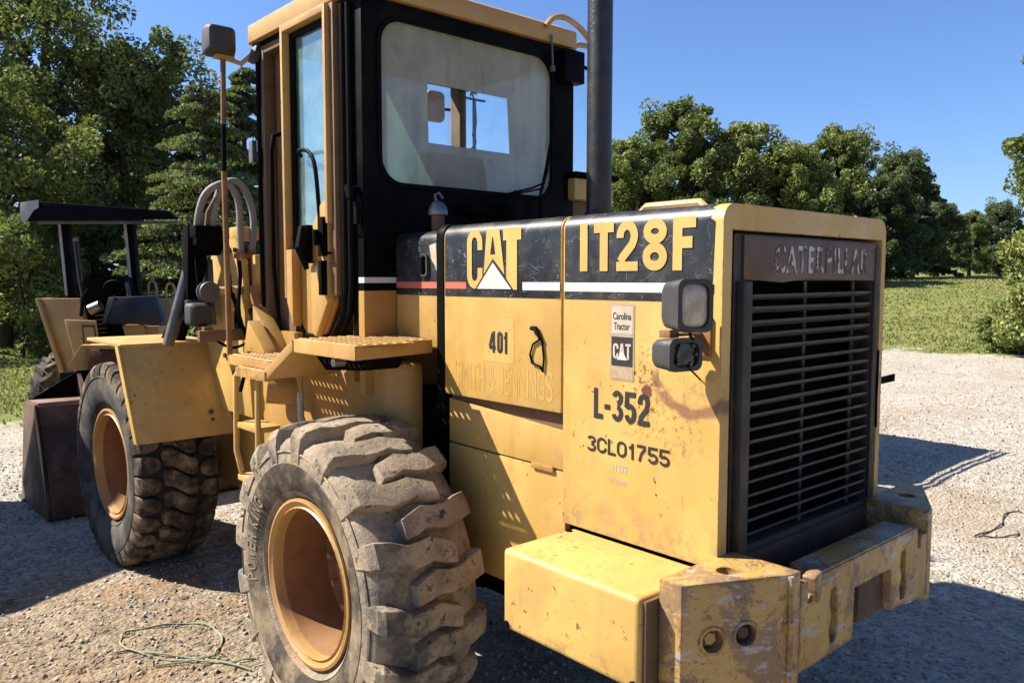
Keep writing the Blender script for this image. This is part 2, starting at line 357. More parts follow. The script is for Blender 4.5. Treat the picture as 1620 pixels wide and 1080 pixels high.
# ------------------------------------------------------------------ lettering
def text_mesh(s, offset=0., spacing=1.):
    cu = bpy.data.curves.new('text', 'FONT'); cu.body = s; cu.size = 1; cu.offset = offset; cu.space_character = spacing; cu.resolution_u = 4
    o = bpy.data.objects.new('text', cu); COL.objects.link(o); dg = bpy.context.evaluated_depsgraph_get(); dg.update()
    me = bpy.data.meshes.new_from_object(o.evaluated_get(dg)); bpy.data.objects.remove(o); bpy.data.curves.remove(cu)
    v = np.array([x.co[:2] for x in me.vertices]); return me, v
def text_on(s, name, mat, parent, fn, w_, h_, offset=0., spacing=1.):   # text squeezed into w x h, then laid on a surface by fn(u, v)
    me, v = text_mesh(s, offset, spacing); lo, hi = v.min(0), v.max(0)
    uv = (v-lo)/(hi-lo)*np.array([w_, h_])
    for i, vert in enumerate(me.vertices): vert.co = fn(uv[i, 0], uv[i, 1])
    return link(name, me, mat, parent, 0)
def arc(cx, cy, rx, ry, a0, a1, n=10): return [(cx+rx*math.cos(R(a0+(a1-a0)*i/n)), cy+ry*math.sin(R(a0+(a1-a0)*i/n))) for i in range(n+1)]
def glyph(c, W, t):                       # heavy condensed stroke letters, height 1
    h = t/2; x0, x1, y0, y1 = h, W-h, h, 1-h; m = W/2; rx = (x1-x0)/2; ry = min(rx*1.15, .27)
    q = .5
    G = {
     'I': [[(m, 0), (m, 1)]], '1': [[(m+.1*W, 0), (m+.1*W, 1)], [(m+.1*W-h*.6, .80), (m-.32*W, .66)]],
     'T': [[(m, 0), (m, 1-t)], [(0, 1-h), (W, 1-h)]], 'L': [[(x0, 1), (x0, t)], [(0, h), (W, h)]],
     'F': [[(x0, 0), (x0, 1)], [(t, 1-h), (W, 1-h)], [(t, .52), (W*.86, .52)]],
     '-': [[(0, .42), (W, .42)]],
     '7': [[(0, 1-h), (x1+h*.2, 1-h)], [(x1-h*.1, 1-t), (m-.05*W, .45), (m-.22*W, 0)]],
     '4': [[(x1-.1*W, 0), (x1-.1*W, 1)], [(x1-.1*W-h, .9), (h*.5, .30)], [(0, .26), (W, .26)]],
     '0': [arc(m, y1-ry, rx, ry, 180, 0)+arc(m, y0+ry, rx, ry, 0, -180)+[(x0, y1-ry)]],
     'C': [[(x1, .65), (x1, y1-ry)]+arc(m, y1-ry, rx, ry, 0, 180)[1:]+arc(m, y0+ry, rx, ry, 180, 360)+[(x1, .35)]],
     '8': [arc(m, .755, rx*.94, y1-.755, -90, 270, 24), arc(m, .27+.0, rx, .27-y0, -90, 270, 24)],
     '2': [[(x0, .66)]+arc(m, y1-ry, rx, ry, 180, -20)+[(x1-.1*W, .52), (x0+.12*W, .27), (x0+.03*W, t)], [(0, h), (W, h)]],
     '3': [arc(m, .75, rx*.95, y1-.75, 165, -90, 14)[:], arc(m, .27, rx, .27-y0, 90, -165, 14)],
     '5': [[(W*.95, 1-h), (x0+h, 1-h)], [(x0+.05*W, 1), (x0, .50)], [(x0, .54)]+arc(m, .32, rx, .32-y0, 120, -165, 16)],
     'A': [[(h*.9, 0), (m-h*.35, 1)], [(W-h*.9, 0), (m+h*.35, 1)], [(.25*W, .26), (.75*W, .26)]],
    }
    return G[c]
def strokes(word, H, widths, gap, t, fn, jag=0):
    mb = MB(); x = 0; lay = 0
    for ch, wd in zip(word, widths):
        if ch != ' ':
            for st in glyph(ch, wd/H, t):
                p = [Vector(q) for q in st]; n = len(p); L = []; closed = (p[0]-p[-1]).length < 1e-4
                for i in range(n):
                    if closed: d = (p[(i+1) % (n-1)] - p[(i-1) % (n-1)])
                    else: d = p[min(i+1, n-1)] - p[max(i-1, 0)]
                    d.normalize(); nrm = Vector((-d.y, d.x)); k = 1.
                    L.append((p[i]+nrm*t/2*k, p[i]-nrm*t/2*k))
                vs = []; off = (lay % 4)*.00025; lay += 1
                for a_, b_ in L: vs += [fn(x+a_.x*H, a_.y*H, off), fn(x+b_.x*H, b_.y*H, off)]
                mb.add(vs, [(2*i, 2*i+1, 2*i+3, 2*i+2) for i in range(n-1)])
        x += wd + gap
    return mb
# surfaces the lettering lies on
HX = -.545
def side(y0, z0, off=.004, shear=0.):     # machine's left side: text runs towards the rear
    return lambda u, v, e=0: (HX-off-e, y0-u-v*shear, z0+v)
def rearface(x0, z0, y): return lambda u, v, e=0: (x0+u, y-e, z0+v)

# ================================================================== SETTING
def hills(x, y):
    dx, dy = x-CAM.x, y-CAM.y; d = dx*FW.x+dy*FW.y; l = dx*RT.x+dy*RT.y
    def ss(a, b, v): q = np.clip((v-a)/(b-a), 0, 1); return q*q*(3-2*q)
    right = ss(1.5, 8, l)
    h = right*(ss(19, 44, d)*1.65 + ss(44, 160, d)*2.5) + (1-right)*ss(26, 150, d)*2.0
    h = h + ss(7, 26, l)*ss(18, 44, d)*.35
    return h
def vnoise(x, y, sc, seed=0):
    r = np.random.default_rng(seed); g = r.random((128, 128)); x = x*sc; y = y*sc
    xi = np.floor(x).astype(int); yi = np.floor(y).astype(int); fx = x-xi; fy = y-yi; fx = fx*fx*(3-2*fx); fy = fy*fy*(3-2*fy)
    q = lambda i, j: g[i % 128, j % 128]
    return (q(xi, yi)*(1-fx)+q(xi+1, yi)*fx)*(1-fy)+(q(xi, yi+1)*(1-fx)+q(xi+1, yi+1)*fx)*fy
def grassmask(x, y):                      # 1 on the lawns, 0 on the gravel lot
    dx, dy = x-CAM.x, y-CAM.y; d = dx*FW.x+dy*FW.y; l = dx*RT.x+dy*RT.y
    wob = (vnoise(x, y, .45, 3)-.5)*1.6+(vnoise(x, y, 1.7, 4)-.5)*.7
    edge = np.where(l < 0, 9.6+np.clip(l+6.2, 0, 9)*1.1, 19.5+wob*.5) + wob*.6
    s_ = np.clip((l+1)/3, 0, 1); edge = (9.6+np.clip(l+6.2, 0, 9)*1.2)*(1-s_) + 19.8*s_ + wob*(.6+1.9*s_)
    return np.clip((d-edge)/2.6+.1, 0, 1)
def ground_z(x, y):
    near = np.exp(-((x-0)**2+(y-0)**2)/200.)
    z = hills(x, y) + near*((vnoise(x, y, 1.3, 1)-.5)*.035 + (vnoise(x, y, 5.5, 2)-.5)*.016)
    rut = sum(np.exp(-((x-c0_)/.16)**2) for c0_ in (-1.75, -2.45, 4.3, 5.2, 7.4, 8.3))*(.018+.012*(vnoise(x, y, 2.2, 6)-.5)); z = z-rut*near
    foot = np.exp(-((x+.2)**2/3.+(y-1.3)**2/6.)*.9)
    return z*(1-.6*foot) - .006
def axis(c, lo, hi):
    a = [0.]; st = .055
    while a[-1] < 420: a.append(a[-1]+st); st = .055 if a[-1] < 5.2 else min(st*1.045, 30)
    a = np.array(a); return np.concatenate([-a[:0:-1], a])+c
ax_ = axis(.2, 0, 0); ay_ = axis(.6, 0, 0)
X, Y = np.meshgrid(ax_, ay_); Z = ground_z(X, Y)
def gridmesh(name, X, Y, Z):
    ny, nx = X.shape; me = bpy.data.meshes.new(name); idx = np.arange(nx*ny).reshape(ny, nx)
    q = np.stack([idx[:-1,:-1], idx[:-1,1:], idx[1:,1:], idx[1:,:-1]], -1).reshape(-1, 4)
    me.vertices.add(nx*ny); me.vertices.foreach_set('co', np.stack([X, Y, Z], -1).astype('f').ravel())
    me.loops.add(q.size); me.loops.foreach_set('vertex_index', q.astype('i').ravel())
    me.polygons.add(len(q)); me.polygons.foreach_set('loop_start', np.arange(0, q.size, 4, dtype='i')); me.polygons.foreach_set('loop_total', np.full(len(q), 4, 'i'))
    me.update(calc_edges=True); return me
gm = gridmesh('ground', X, Y, Z)
at = gm.attributes.new('lawn', 'FLOAT', 'POINT'); at.data.foreach_set('value', grassmask(X, Y).astype('f').ravel())
clay = np.zeros_like(X)
for cx, cy, rx, ry in ((-1.15, 2.15, .40, .26), (-.9, 1.5, .45, .20), (-1.5, .95, .5, .2)):
    clay = np.maximum(clay, np.exp(-((X-cx)/rx)**2-((Y-cy)/ry)**2))
at = gm.attributes.new('clay', 'FLOAT', 'POINT'); at.data.foreach_set('value', clay.astype('f').ravel())
earth = 1.15*np.exp(-((X+1.9)/1.9)**2-((Y-1.5)/1.5)**2)+.8*np.exp(-((X-6.5)/3.)**2-((Y-2.)/1.)**2)+.6*np.exp(-((X-4.9)/.8)**2-((Y+.6)/.35)**2)
at = gm.attributes.new('earth', 'FLOAT', 'POINT'); at.data.foreach_set('value', earth.astype('f').ravel())
t = NT('gravel_and_lawn')
def attr(n_): a_ = t.n('Attribute'); a_.attribute_name = n_; return a_.outputs['Fac']
vd = t.voro(42)[0]; vc = t.voro(42)[1]; vd2 = t.voro(95)[0]
n1 = t.noise(1.1, 7, .68); n2 = t.noise(9, 7, .72); n3 = t.noise(45, 5, .7)
g = t.mix(t.ramp(n1, .32, .62), (.55, .49, .395), (.43, .36, .26))
g = t.mix(t.ramp(n2, .42, .64), g, (.65, .60, .51))
g = t.mix(t.math('MULTIPLY', t.ramp(n3, .48, .66), .75), g, (.20, .165, .125))
sepc = t.n('SeparateColor'); t.put(sepc.inputs[0], vc); g = t.mix(t.math('MULTIPLY', t.ramp(sepc.outputs[0], .55, .95), .55), g, (.66, .62, .54))
g = t.mix(t.math('MULTIPLY', t.ramp(sepc.outputs[1], .72, .98), .7), g, (.17, .145, .12))
g = t.mix(t.math('MULTIPLY', t.ramp(t.math('ADD', attr('clay'), t.math('MULTIPLY', t.math('SUBTRACT', n2, .5), 2.2)), .35, .95), .6), g, (.46, .225, .105))
ek = t.ramp(t.math('ADD', attr('earth'), t.math('MULTIPLY', t.math('SUBTRACT', t.noise(4., 8, .75, t.map((1, 3.2, 1), (0, 0, .5))), .5), 2.6)), .25, .95); g = t.mix(t.math('MULTIPLY', ek, .8), g, t.mix(t.ramp(t.noise(22, 6, .75), .4, .62), (.42, .295, .165), (.15, .105, .06)))
dirt = t.ramp(t.noise(.35, 5, .6), .5, .66); g = t.mix(t.math('MULTIPLY', dirt, .5), g, (.40, .285, .18))
lm = t.ramp(t.math('ADD', attr('lawn'), t.math('MULTIPLY', t.math('SUBTRACT', t.noise(1.9, 8, .75), .5), 1.7)), .38, .60)
gr = t.mix(t.ramp(t.noise(.5, 6, .7), .35, .65), (.16, .19, .042), (.27, .265, .078))
gr = t.mix(t.math('MULTIPLY', t.ramp(t.noise(1.3, 6, .7), .55, .72), .6), gr, (.38, .31, .14))
M['ground'] = t.out(t.mix(lm, g, gr), .95, 0, t.bump(t.math('ADD', t.math('MULTIPLY', n3, 1.), t.math('MULTIPLY', vd, -.8)), .9, .018), .2)
link('ground', gm, 'ground', None, 0, kind='structure').data.shade_smooth()

# loose stones: real little solids over the near gravel
def scatter_mesh(name, P, Rm, base_v, base_f, mat, **props):
    n = len(P); bv = np.array(base_v); bf = np.array(base_f); k = len(bv); m = bf.shape[1]
    V = np.einsum('nij,kj->nki', Rm, bv) + P[:, None, :]
    Fq = (bf[None] + (np.arange(n)*k)[:, None, None]).reshape(-1, m)
    me = bpy.data.meshes.new(name); me.vertices.add(n*k); me.vertices.foreach_set('co', V.astype('f').ravel())
    me.loops.add(Fq.size); me.loops.foreach_set('vertex_index', Fq.astype('i').ravel()); me.polygons.add(len(Fq))
    me.polygons.foreach_set('loop_start', np.arange(0, Fq.size, m, dtype='i')); me.polygons.foreach_set('loop_total', np.full(len(Fq), m, 'i'))
    me.update(calc_edges=True); me.validate(); return link(name, me, mat, None, 0, **props)
def randrot(n, rng, tilt=None):
    q = rng.normal(size=(n, 4)); q /= np.linalg.norm(q, axis=1)[:, None]; a, b, c, d = q.T
    return np.stack([np.stack([1-2*(c*c+d*d), 2*(b*c-a*d), 2*(b*d+a*c)], -1), np.stack([2*(b*c+a*d), 1-2*(b*b+d*d), 2*(c*d-a*b)], -1), np.stack([2*(b*d-a*c), 2*(c*d+a*b), 1-2*(b*b+c*c)], -1)], 1)
t = NT('loose_stone'); gi = t.n('NewGeometry').outputs['Random Per Island']
cr = t.mix(t.ramp(gi, .0, .5), (.27, .23, .18), (.44, .385, .31)); cr = t.mix(t.ramp(gi, .6, 1.), cr, (.58, .53, .45)); M['stone'] = t.out(cr, .9)
octv = [(1,0,0),(-1,0,0),(0,1,0),(0,-1,0),(0,0,.8),(0,0,-.8)]; octf = [(0,2,4),(2,1,4),(1,3,4),(3,0,4),(2,0,5),(1,2,5),(3,1,5),(0,3,5)]
def stones(n, dlo, dhi, s0, s1, seed):
    rng = np.random.default_rng(seed); d = dlo+(dhi-dlo)*rng.random(n)**.8; l = (rng.random(n)*1.4-.7)*d
    x = CAM.x+FW.x*d+RT.x*l; y = CAM.y+FW.y*d+RT.y*l; sz = s0+(s1-s0)*rng.random(n)**3
    ok = (grassmask(x, y) < .3) & (vnoise(x, y, 2.2, 9)+rng.random(n)*.6 > .62); x, y, sz = x[ok], y[ok], sz[ok]
    Rm = randrot(len(x), rng)*(sz[:, None, None]*(.6+.7*rng.random((len(x), 1, 3))))
    return np.stack([x, y, ground_z(x, y)+sz*.15], -1), Rm
A = stones(38000, 2.2, 9, .003, .017, 21); B = stones(18000, 6, 20, .007, .028, 22)
scatter_mesh('gravel', np.concatenate([A[0], B[0]]), np.concatenate([A[1], B[1]]), octv, octf, 'stone', kind='stuff')
# straw and dead leaves blown over the near dirt
rng = np.random.default_rng(77); n = 2600; x = rng.normal(-1.7, 1.1, n); y = rng.normal(1.2, .8, n); x2 = rng.uniform(2.5, 12, 900); y2 = rng.uniform(-2, 4.5, 900); x = np.concatenate([x, x2]); y = np.concatenate([y, y2]); n = len(x)
a_ = rng.normal(.5, .7, n); ln = .012+.035*rng.random(n)**2; Rm = np.zeros((n, 3, 3)); Rm[:, 0, 0] = np.cos(a_)*ln; Rm[:, 1, 0] = np.sin(a_)*ln; Rm[:, 0, 1] = -np.sin(a_)*ln*.16; Rm[:, 1, 1] = np.cos(a_)*ln*.16; Rm[:, 2, 2] = ln; Rm[:, 2, 0] = rng.normal(0, .12, n)*ln
M['straw'] = plain('dead_straw', (.30, .22, .12), .9, 0, .5, 2)
scatter_mesh('straw', np.stack([x, y, ground_z(x, y)+.006], -1), Rm, [(-1,0,0),(0,-1,.12),(1,0,0),(0,1,.12)], [(0,1,2,3)], 'straw', kind='stuff')
# lawn blades
rng = np.random.default_rng(31); n = 150000; d = 9+(48-9)*rng.random(n)**1.15; l = (rng.random(n)*1.5-.75)*d
x = CAM.x+FW.x*d+RT.x*l; y = CAM.y+FW.y*d+RT.y*l; gmk = grassmask(x, y); ok = gmk > .35+.75*rng.random(n)**.6; x, y, d = x[ok], y[ok], d[ok]; n = len(x)
ang = rng.random(n)*6.283; sz = (.035+.05*rng.random(n))*np.where(d > 19, .95, 1.); lean = (rng.random((n, 2))-.5)*1.0
Rm = np.zeros((n, 3, 3)); wd = sz*.22*(1+.05*d); Rm[:, 0, 0] = np.cos(ang)*wd; Rm[:, 1, 0] = np.sin(ang)*wd; Rm[:, 0, 2] = lean[:, 0]*sz; Rm[:, 1, 2] = lean[:, 1]*sz; Rm[:, 2, 2] = sz
scatter_mesh('grass', np.stack([x, y, ground_z(x, y)+.004], -1), Rm, [(-1,0,0),(1,0,0),(0,0,1)], [(0,1,2)], 'grassblade', kind='stuff')

# ------------------------------------------------------------------ trees
def leaf_mesh(name, C, D, per, spread, size, rng, droop=.0, flat=1.):
    n = len(C)*per; c = np.repeat(C, per, 0); sp = np.repeat(D, per)[:, None]*spread
    g_ = rng.normal(size=(n, 3)); g_ *= np.minimum(1, 1.7/np.linalg.norm(g_, axis=1))[:, None]; p = c + g_*sp*np.array([1, 1, flat]); p[:, 2] -= droop*np.linalg.norm(p-c, axis=1)
    Rm = randrot(n, rng); s_ = size*(.6+.8*rng.random(n)); Rm = Rm*s_[:, None, None]
    bv = [(-.5,0,0),(0,-.28,.06),(.5,0,0),(0,.28,.06)]
    return p, Rm, bv
def make_mesh(name, P, Rm, bv):
    o = scatter_mesh(name, P, Rm, bv, [(0,1,2,3)], None); me = o.data; bpy.data.objects.remove(o); return me
def build_tree(seed, H, lobes, per=70, clumps=14, size=.16, trunk=.22, kind='leafA', spread=.34, bare=.3, lean=(0,0)):
    rng = np.random.default_rng(seed); wood = MB(); C = []; D = []
    top = max(c[2] for c, r in lobes); tp = [(0,0,-.2)] + [(lean[0]*k*k+.12*math.sin(k*5+seed), lean[1]*k*k+.12*math.cos(k*4+seed), top*k) for k in (.25, .5, .75, 1.)]
    wood.tube(tp, [trunk*1.25, trunk, trunk*.8, trunk*.5, trunk*.16], 8)
    for c, r in lobes:
        c = np.array(c, float); zb = max(H*bare*.7, c[2]-r*1.2); k = min(zb/top, 1.); st = np.array([lean[0]*k*k, lean[1]*k*k, zb])
        mid = (st+c)/2+rng.normal(size=3)*.15*r; wood.tube([tuple(st), tuple(mid), tuple(c)], [trunk*.42, trunk*.28, trunk*.14], 6)
        for i in range(clumps):
            v = rng.normal(size=3); v /= np.linalg.norm(v); v[2] = v[2]*.85+.12
            q = c+v*r*(.50+.72*rng.random())*np.array([1, 1, .82]); C.append(q); D.append(r*(.42+.62*rng.random()))
            if i % 2 == 0: wood.tube([tuple(c), tuple((c+q)/2+rng.normal(size=3)*.08*r), tuple(q)], [trunk*.12, trunk*.08, trunk*.03], 5)
    C = np.array(C); D = np.array(D)
    me = make_mesh('crown', *leaf_mesh('crown', C, D, per, spread, size, rng)); me.materials.append(M[kind])
    return wood, me
def rand_lobes(seed, H, W, n, base=.3):
    rng = np.random.default_rng(seed); L = []
    for i in range(n):
        z = H*(base+(.93-base)*((i+.5)/n)); env = W*(math.sin(math.pi*min(1, .22+.80*((z/H-base)/(1-base))))**.8)*.62
        a = i*2.4+rng.random()*.8; rr = env*(.35+.65*rng.random()); L.append(((rr*math.cos(a), rr*math.sin(a), z), W*(.145+.125*rng.random())))
    L.append(((0, 0, H*.9), W*.2)); return L
def conifer(seed, H, W, nb=60, kind='leafD', size=.13, per=16, start=.08):
    rng = np.random.default_rng(seed); wood = MB(); wood.tube([(0,0,-.2), (.05,0,H*.5), (0,.03,H)], [.20, .13, .02], 8); P = []; D = []
    for i in range(nb):
        k = start+(1-start)*(i/nb)**.9; z = H*k; L = W*(1-k)**.75*(.38+.80*rng.random()**.8)+.25; a = i*2.399+rng.random()*1.5; z += rng.normal()*.18
        dx, dy = math.cos(a), math.sin(a); pts = []
        for j in range(9):
            u = j/8; pts.append((dx*L*u, dy*L*u, z+L*(.22*u-.34*u*u)))
        wood.tube(pts[::2], [.045*(1-k)+.01, .03, .02, .012, .006], 5)
        for j in range(2, 9):
            u = j/8; wd = L*.30*(1.05-abs(u-.55)*1.3)
            for s_ in np.linspace(-1, 1, 3 + int(wd*7)): 
                P.append((pts[j][0]-dy*s_*wd, pts[j][1]+dx*s_*wd, pts[j][2]-abs(s_)*wd*.30)); D.append(1.)
    P = np.array(P); me = make_mesh('crown', *leaf_mesh('crown', P, np.array(D), per, .10, size, rng, .25, .45)); me.materials.append(M[kind]); return wood, me
def plant(name, built, label, cat, px, depth, rz=0, sc=1., group=None, trunkname='trunk', dz=0):
    x, y = place(px, depth); z = float(hills(np.array(x), np.array(y)))
    o = thing(name, label, cat, (x, y, z-.05+dz), rz, group); o.scale = (sc, sc, sc)
    wood, me = built
    if isinstance(wood, MB): wo = wood.build(trunkname, 'bark', None, 0, 60); built = (wo.data, me); wo.parent = o
    else: wo = link(trunkname, wood, None, o, 0)
    c = bpy.data.objects.new('crown', me); COL.objects.link(c); c.parent = o
    return built
# left: big spreading broadleaf, its neighbours, conifer, bushes
big = [((-3.6,-.3,8.6),1.7),((-2.2,.4,10.2),1.8),((-.4,0,11.0),1.7),((1.2,-.4,9.6),1.6),((2.3,.3,7.9),1.5),((-4.6,.2,6.6),1.6),((-2.6,-.8,6.2),1.5),((.3,-.9,7.0),1.6),((3.4,0,8.6),1.3),((4.2,.4,7.2),1.2),((-5.2,0,8.8),1.4),((1.8,.6,5.6),1.4),((-1.2,.3,8.2),1.3)]
bt = build_tree(1, 11.5, big, 190, 17, .16, .34, 'leafA', .26, .3)
plant('broadleaf_tree', bt, 'tall spreading broadleaf tree rising out of the top left corner, dark limbs showing', 'tree', 95, 26, YAW*-1)
b2 = build_tree(2, 10, rand_lobes(2, 10, 4.2, 20, .28), 180, 13, .17, .25, 'leafA', .32)
b2 = plant('broadleaf_tree', b2, 'rounded broadleaf tree between the corner tree and the drooping conifer', 'tree', 205, 29, .4, 1.02)
b3 = build_tree(3, 8, rand_lobes(3, 7.2, 5.2, 18, .18), 190, 13, .14, .2, 'leafB', .30)
b3 = plant('broadleaf_tree', b3, 'lower yellow-green broadleaf tree left of the drooping conifer', 'tree', 5, 22, 1., .98)
cn = conifer(4, 8.2, 3.6, 84)
cn = plant('conifer', cn, 'pale conifer with layered drooping branches behind the canopied tractor', 'tree', 330, 20, .7, .80)
c2 = conifer(5, 8.8, 2.6, 84, 'leafC', .15, 14)
c2 = plant('conifer', c2, 'dark narrow conifer behind the yellow pole beside the cab', 'tree', 392, 24, 0, .93)
def bush(seed, W, H, kind, per=90): return build_tree(seed, H, rand_lobes(seed, H, W, 9, .05), per, 14, .11, .06, kind, .36, .05)
bs = bush(6, 2.6, 3.2, 'leafB', 130); bs = plant('bush', bs, 'sunlit yellow-green bush at the left edge below the tall trees', 'bush', 30, 19, 0, 1.)
b5 = bush(8, 3.4, 3.4, 'leafC', 110); b5 = plant('bush', b5, 'dark shrub under the corner tree at the far left', 'bush', -30, 24, 0, 1.1)
b6 = plant('bush', b5, 'dark shrub under the rounded broadleaf tree, seen under the canopy roof', 'bush', 150, 25, 2., 1.2)
plant('bush', b5, 'dark shrub at the foot of the drooping conifer, left of the loader', 'bush', 285, 25, 4., 1.25)
# right: the row behind the loader
r1 = build_tree(11, 10, rand_lobes(11, 10, 5.0, 25, .15), 170, 13, .19, .25, 'leafA', .30)
r2 = build_tree(12, 9.5, rand_lobes(12, 9.5, 5.6, 25, .1), 170, 13, .19, .22, 'leafB', .30)
r3 = build_tree(13, 9.0, rand_lobes(13, 9, 4.6, 22, .08), 170, 13, .19, .22, 'leafC', .32)
r1 = plant('broadleaf_tree', r1, 'tallest broadleaf tree right of the exhaust stack, rounded dark top', 'tree', 1075, 42, 0, .95)
r2 = plant('broadleaf_tree', r2, 'light green broadleaf tree beside the exhaust stack', 'tree', 1000, 39, 1, .78)
r2 = plant('broadleaf_tree', r2, 'yellow-green tree over the middle of the rear hood', 'tree', 1165, 41, 3, .84)
r3 = plant('broadleaf_tree', r3, 'dark tree between two lighter ones over the grille', 'tree', 1235, 44, 0, .84)
r1 = plant('broadleaf_tree', r1, 'broad rounded tree above the rear corner of the hood', 'tree', 1320, 45, 2, .84)
r2 = plant('broadleaf_tree', r2, 'small yellow-green tree in front of the broad rounded one', 'tree', 1255, 40, 5, .72)
r3 = plant('broadleaf_tree', r3, 'dark tree with a ragged slope of branches right of the hood', 'tree', 1425, 46, 2, .80)
c3 = conifer(15, 8., 2.8, 70, 'leafC', .2, 13); plant('conifer', c3, 'dark feathery tree standing where the row drops to the right', 'tree', 1440, 49, 0, .95)
r1 = plant('broadleaf_tree', r1, 'low dark tree closing the gap at the end of the lawn', 'tree', 1530, 62, 4, .50)
r3 = plant('broadleaf_tree', r3, 'far small tree left of the bush at the right edge', 'tree', 1580, 64, 1, .66)
r3 = plant('broadleaf_tree', r3, 'shaded tree low behind the grille edge, nearest the lawn', 'tree', 1395, 43, 4, .62)
r1 = plant('broadleaf_tree', r1, 'far tree showing beyond the gap at the lawn end', 'tree', 1490, 66, 0, .56)
e1 = build_tree(16, 8, rand_lobes(16, 8.2, 2.6, 18, .42), 160, 13, .12, .16, 'leafA', .30)
plant('broadleaf_tree', e1, 'tree leaning in from the right edge of the view', 'tree', 1690, 20, 0, 1.02)
e2 = bush(17, 2.2, 2.6, 'leafB', 150); e2 = plant('bush', e2, 'leafy bright green bush at the right edge of the lawn', 'bush', 1650, 20, 0, 1.15)
plant('bush', e2, 'small low bush at the foot of the bright green one', 'bush', 1590, 20.5, 2, .5)
# under-storey rows that close the wood behind
for i, (px, dp, lab) in enumerate(((1000, 50, 'dark undergrowth tree behind the light green tree by the stack'), (1120, 50, 'dark undergrowth tree behind the tallest right-hand tree'), (1215, 51, 'dark undergrowth tree behind the yellow-green hood tree'), (1310, 52, 'dark undergrowth tree behind the broad rounded tree'), (1400, 54, 'dark undergrowth tree behind the grille edge tree'), (1480, 60, 'dark undergrowth tree at the end of the row'), (1555, 76, 'dark distant tree closing the lawn'), (1640, 72, 'dark distant tree behind the right edge bush'))):
    r3 = plant('broadleaf_tree', r3, lab, 'tree', px, dp, i*1.3, .62, 'undergrowth trees along the right-hand wood')
for i, (px, dp, sc, lab) in enumerate(((-60, 36, .8, 'dark background tree at the far left'), (60, 38, .85, 'dark background tree behind the corner tree'), (170, 38, .8, 'dark background tree behind the canopied tractor'), (270, 37, .8, 'dark background tree left of the drooping conifer'), (360, 36, .8, 'dark background tree behind the pole and hoses'), (470, 36, .8, 'background tree seen through the cab door'))):
    r3 = plant('broadleaf_tree', r3, lab, 'tree', px, dp, i*1.7, sc, 'background trees of the left-hand wood')
# the bucket side of the lot is shaded by an unseen caster added below

# ================================================================== WHEEL LOADER
LD = thing('wheel_loader', 'large dirty yellow wheel loader with black cab rear, tall exhaust stack and slatted grille', 'wheel loader')
def P(name, mb, mat, parent=LD, bevel=0., smooth=40, **k): return mb.build(name, mat, parent, bevel, smooth, **k)

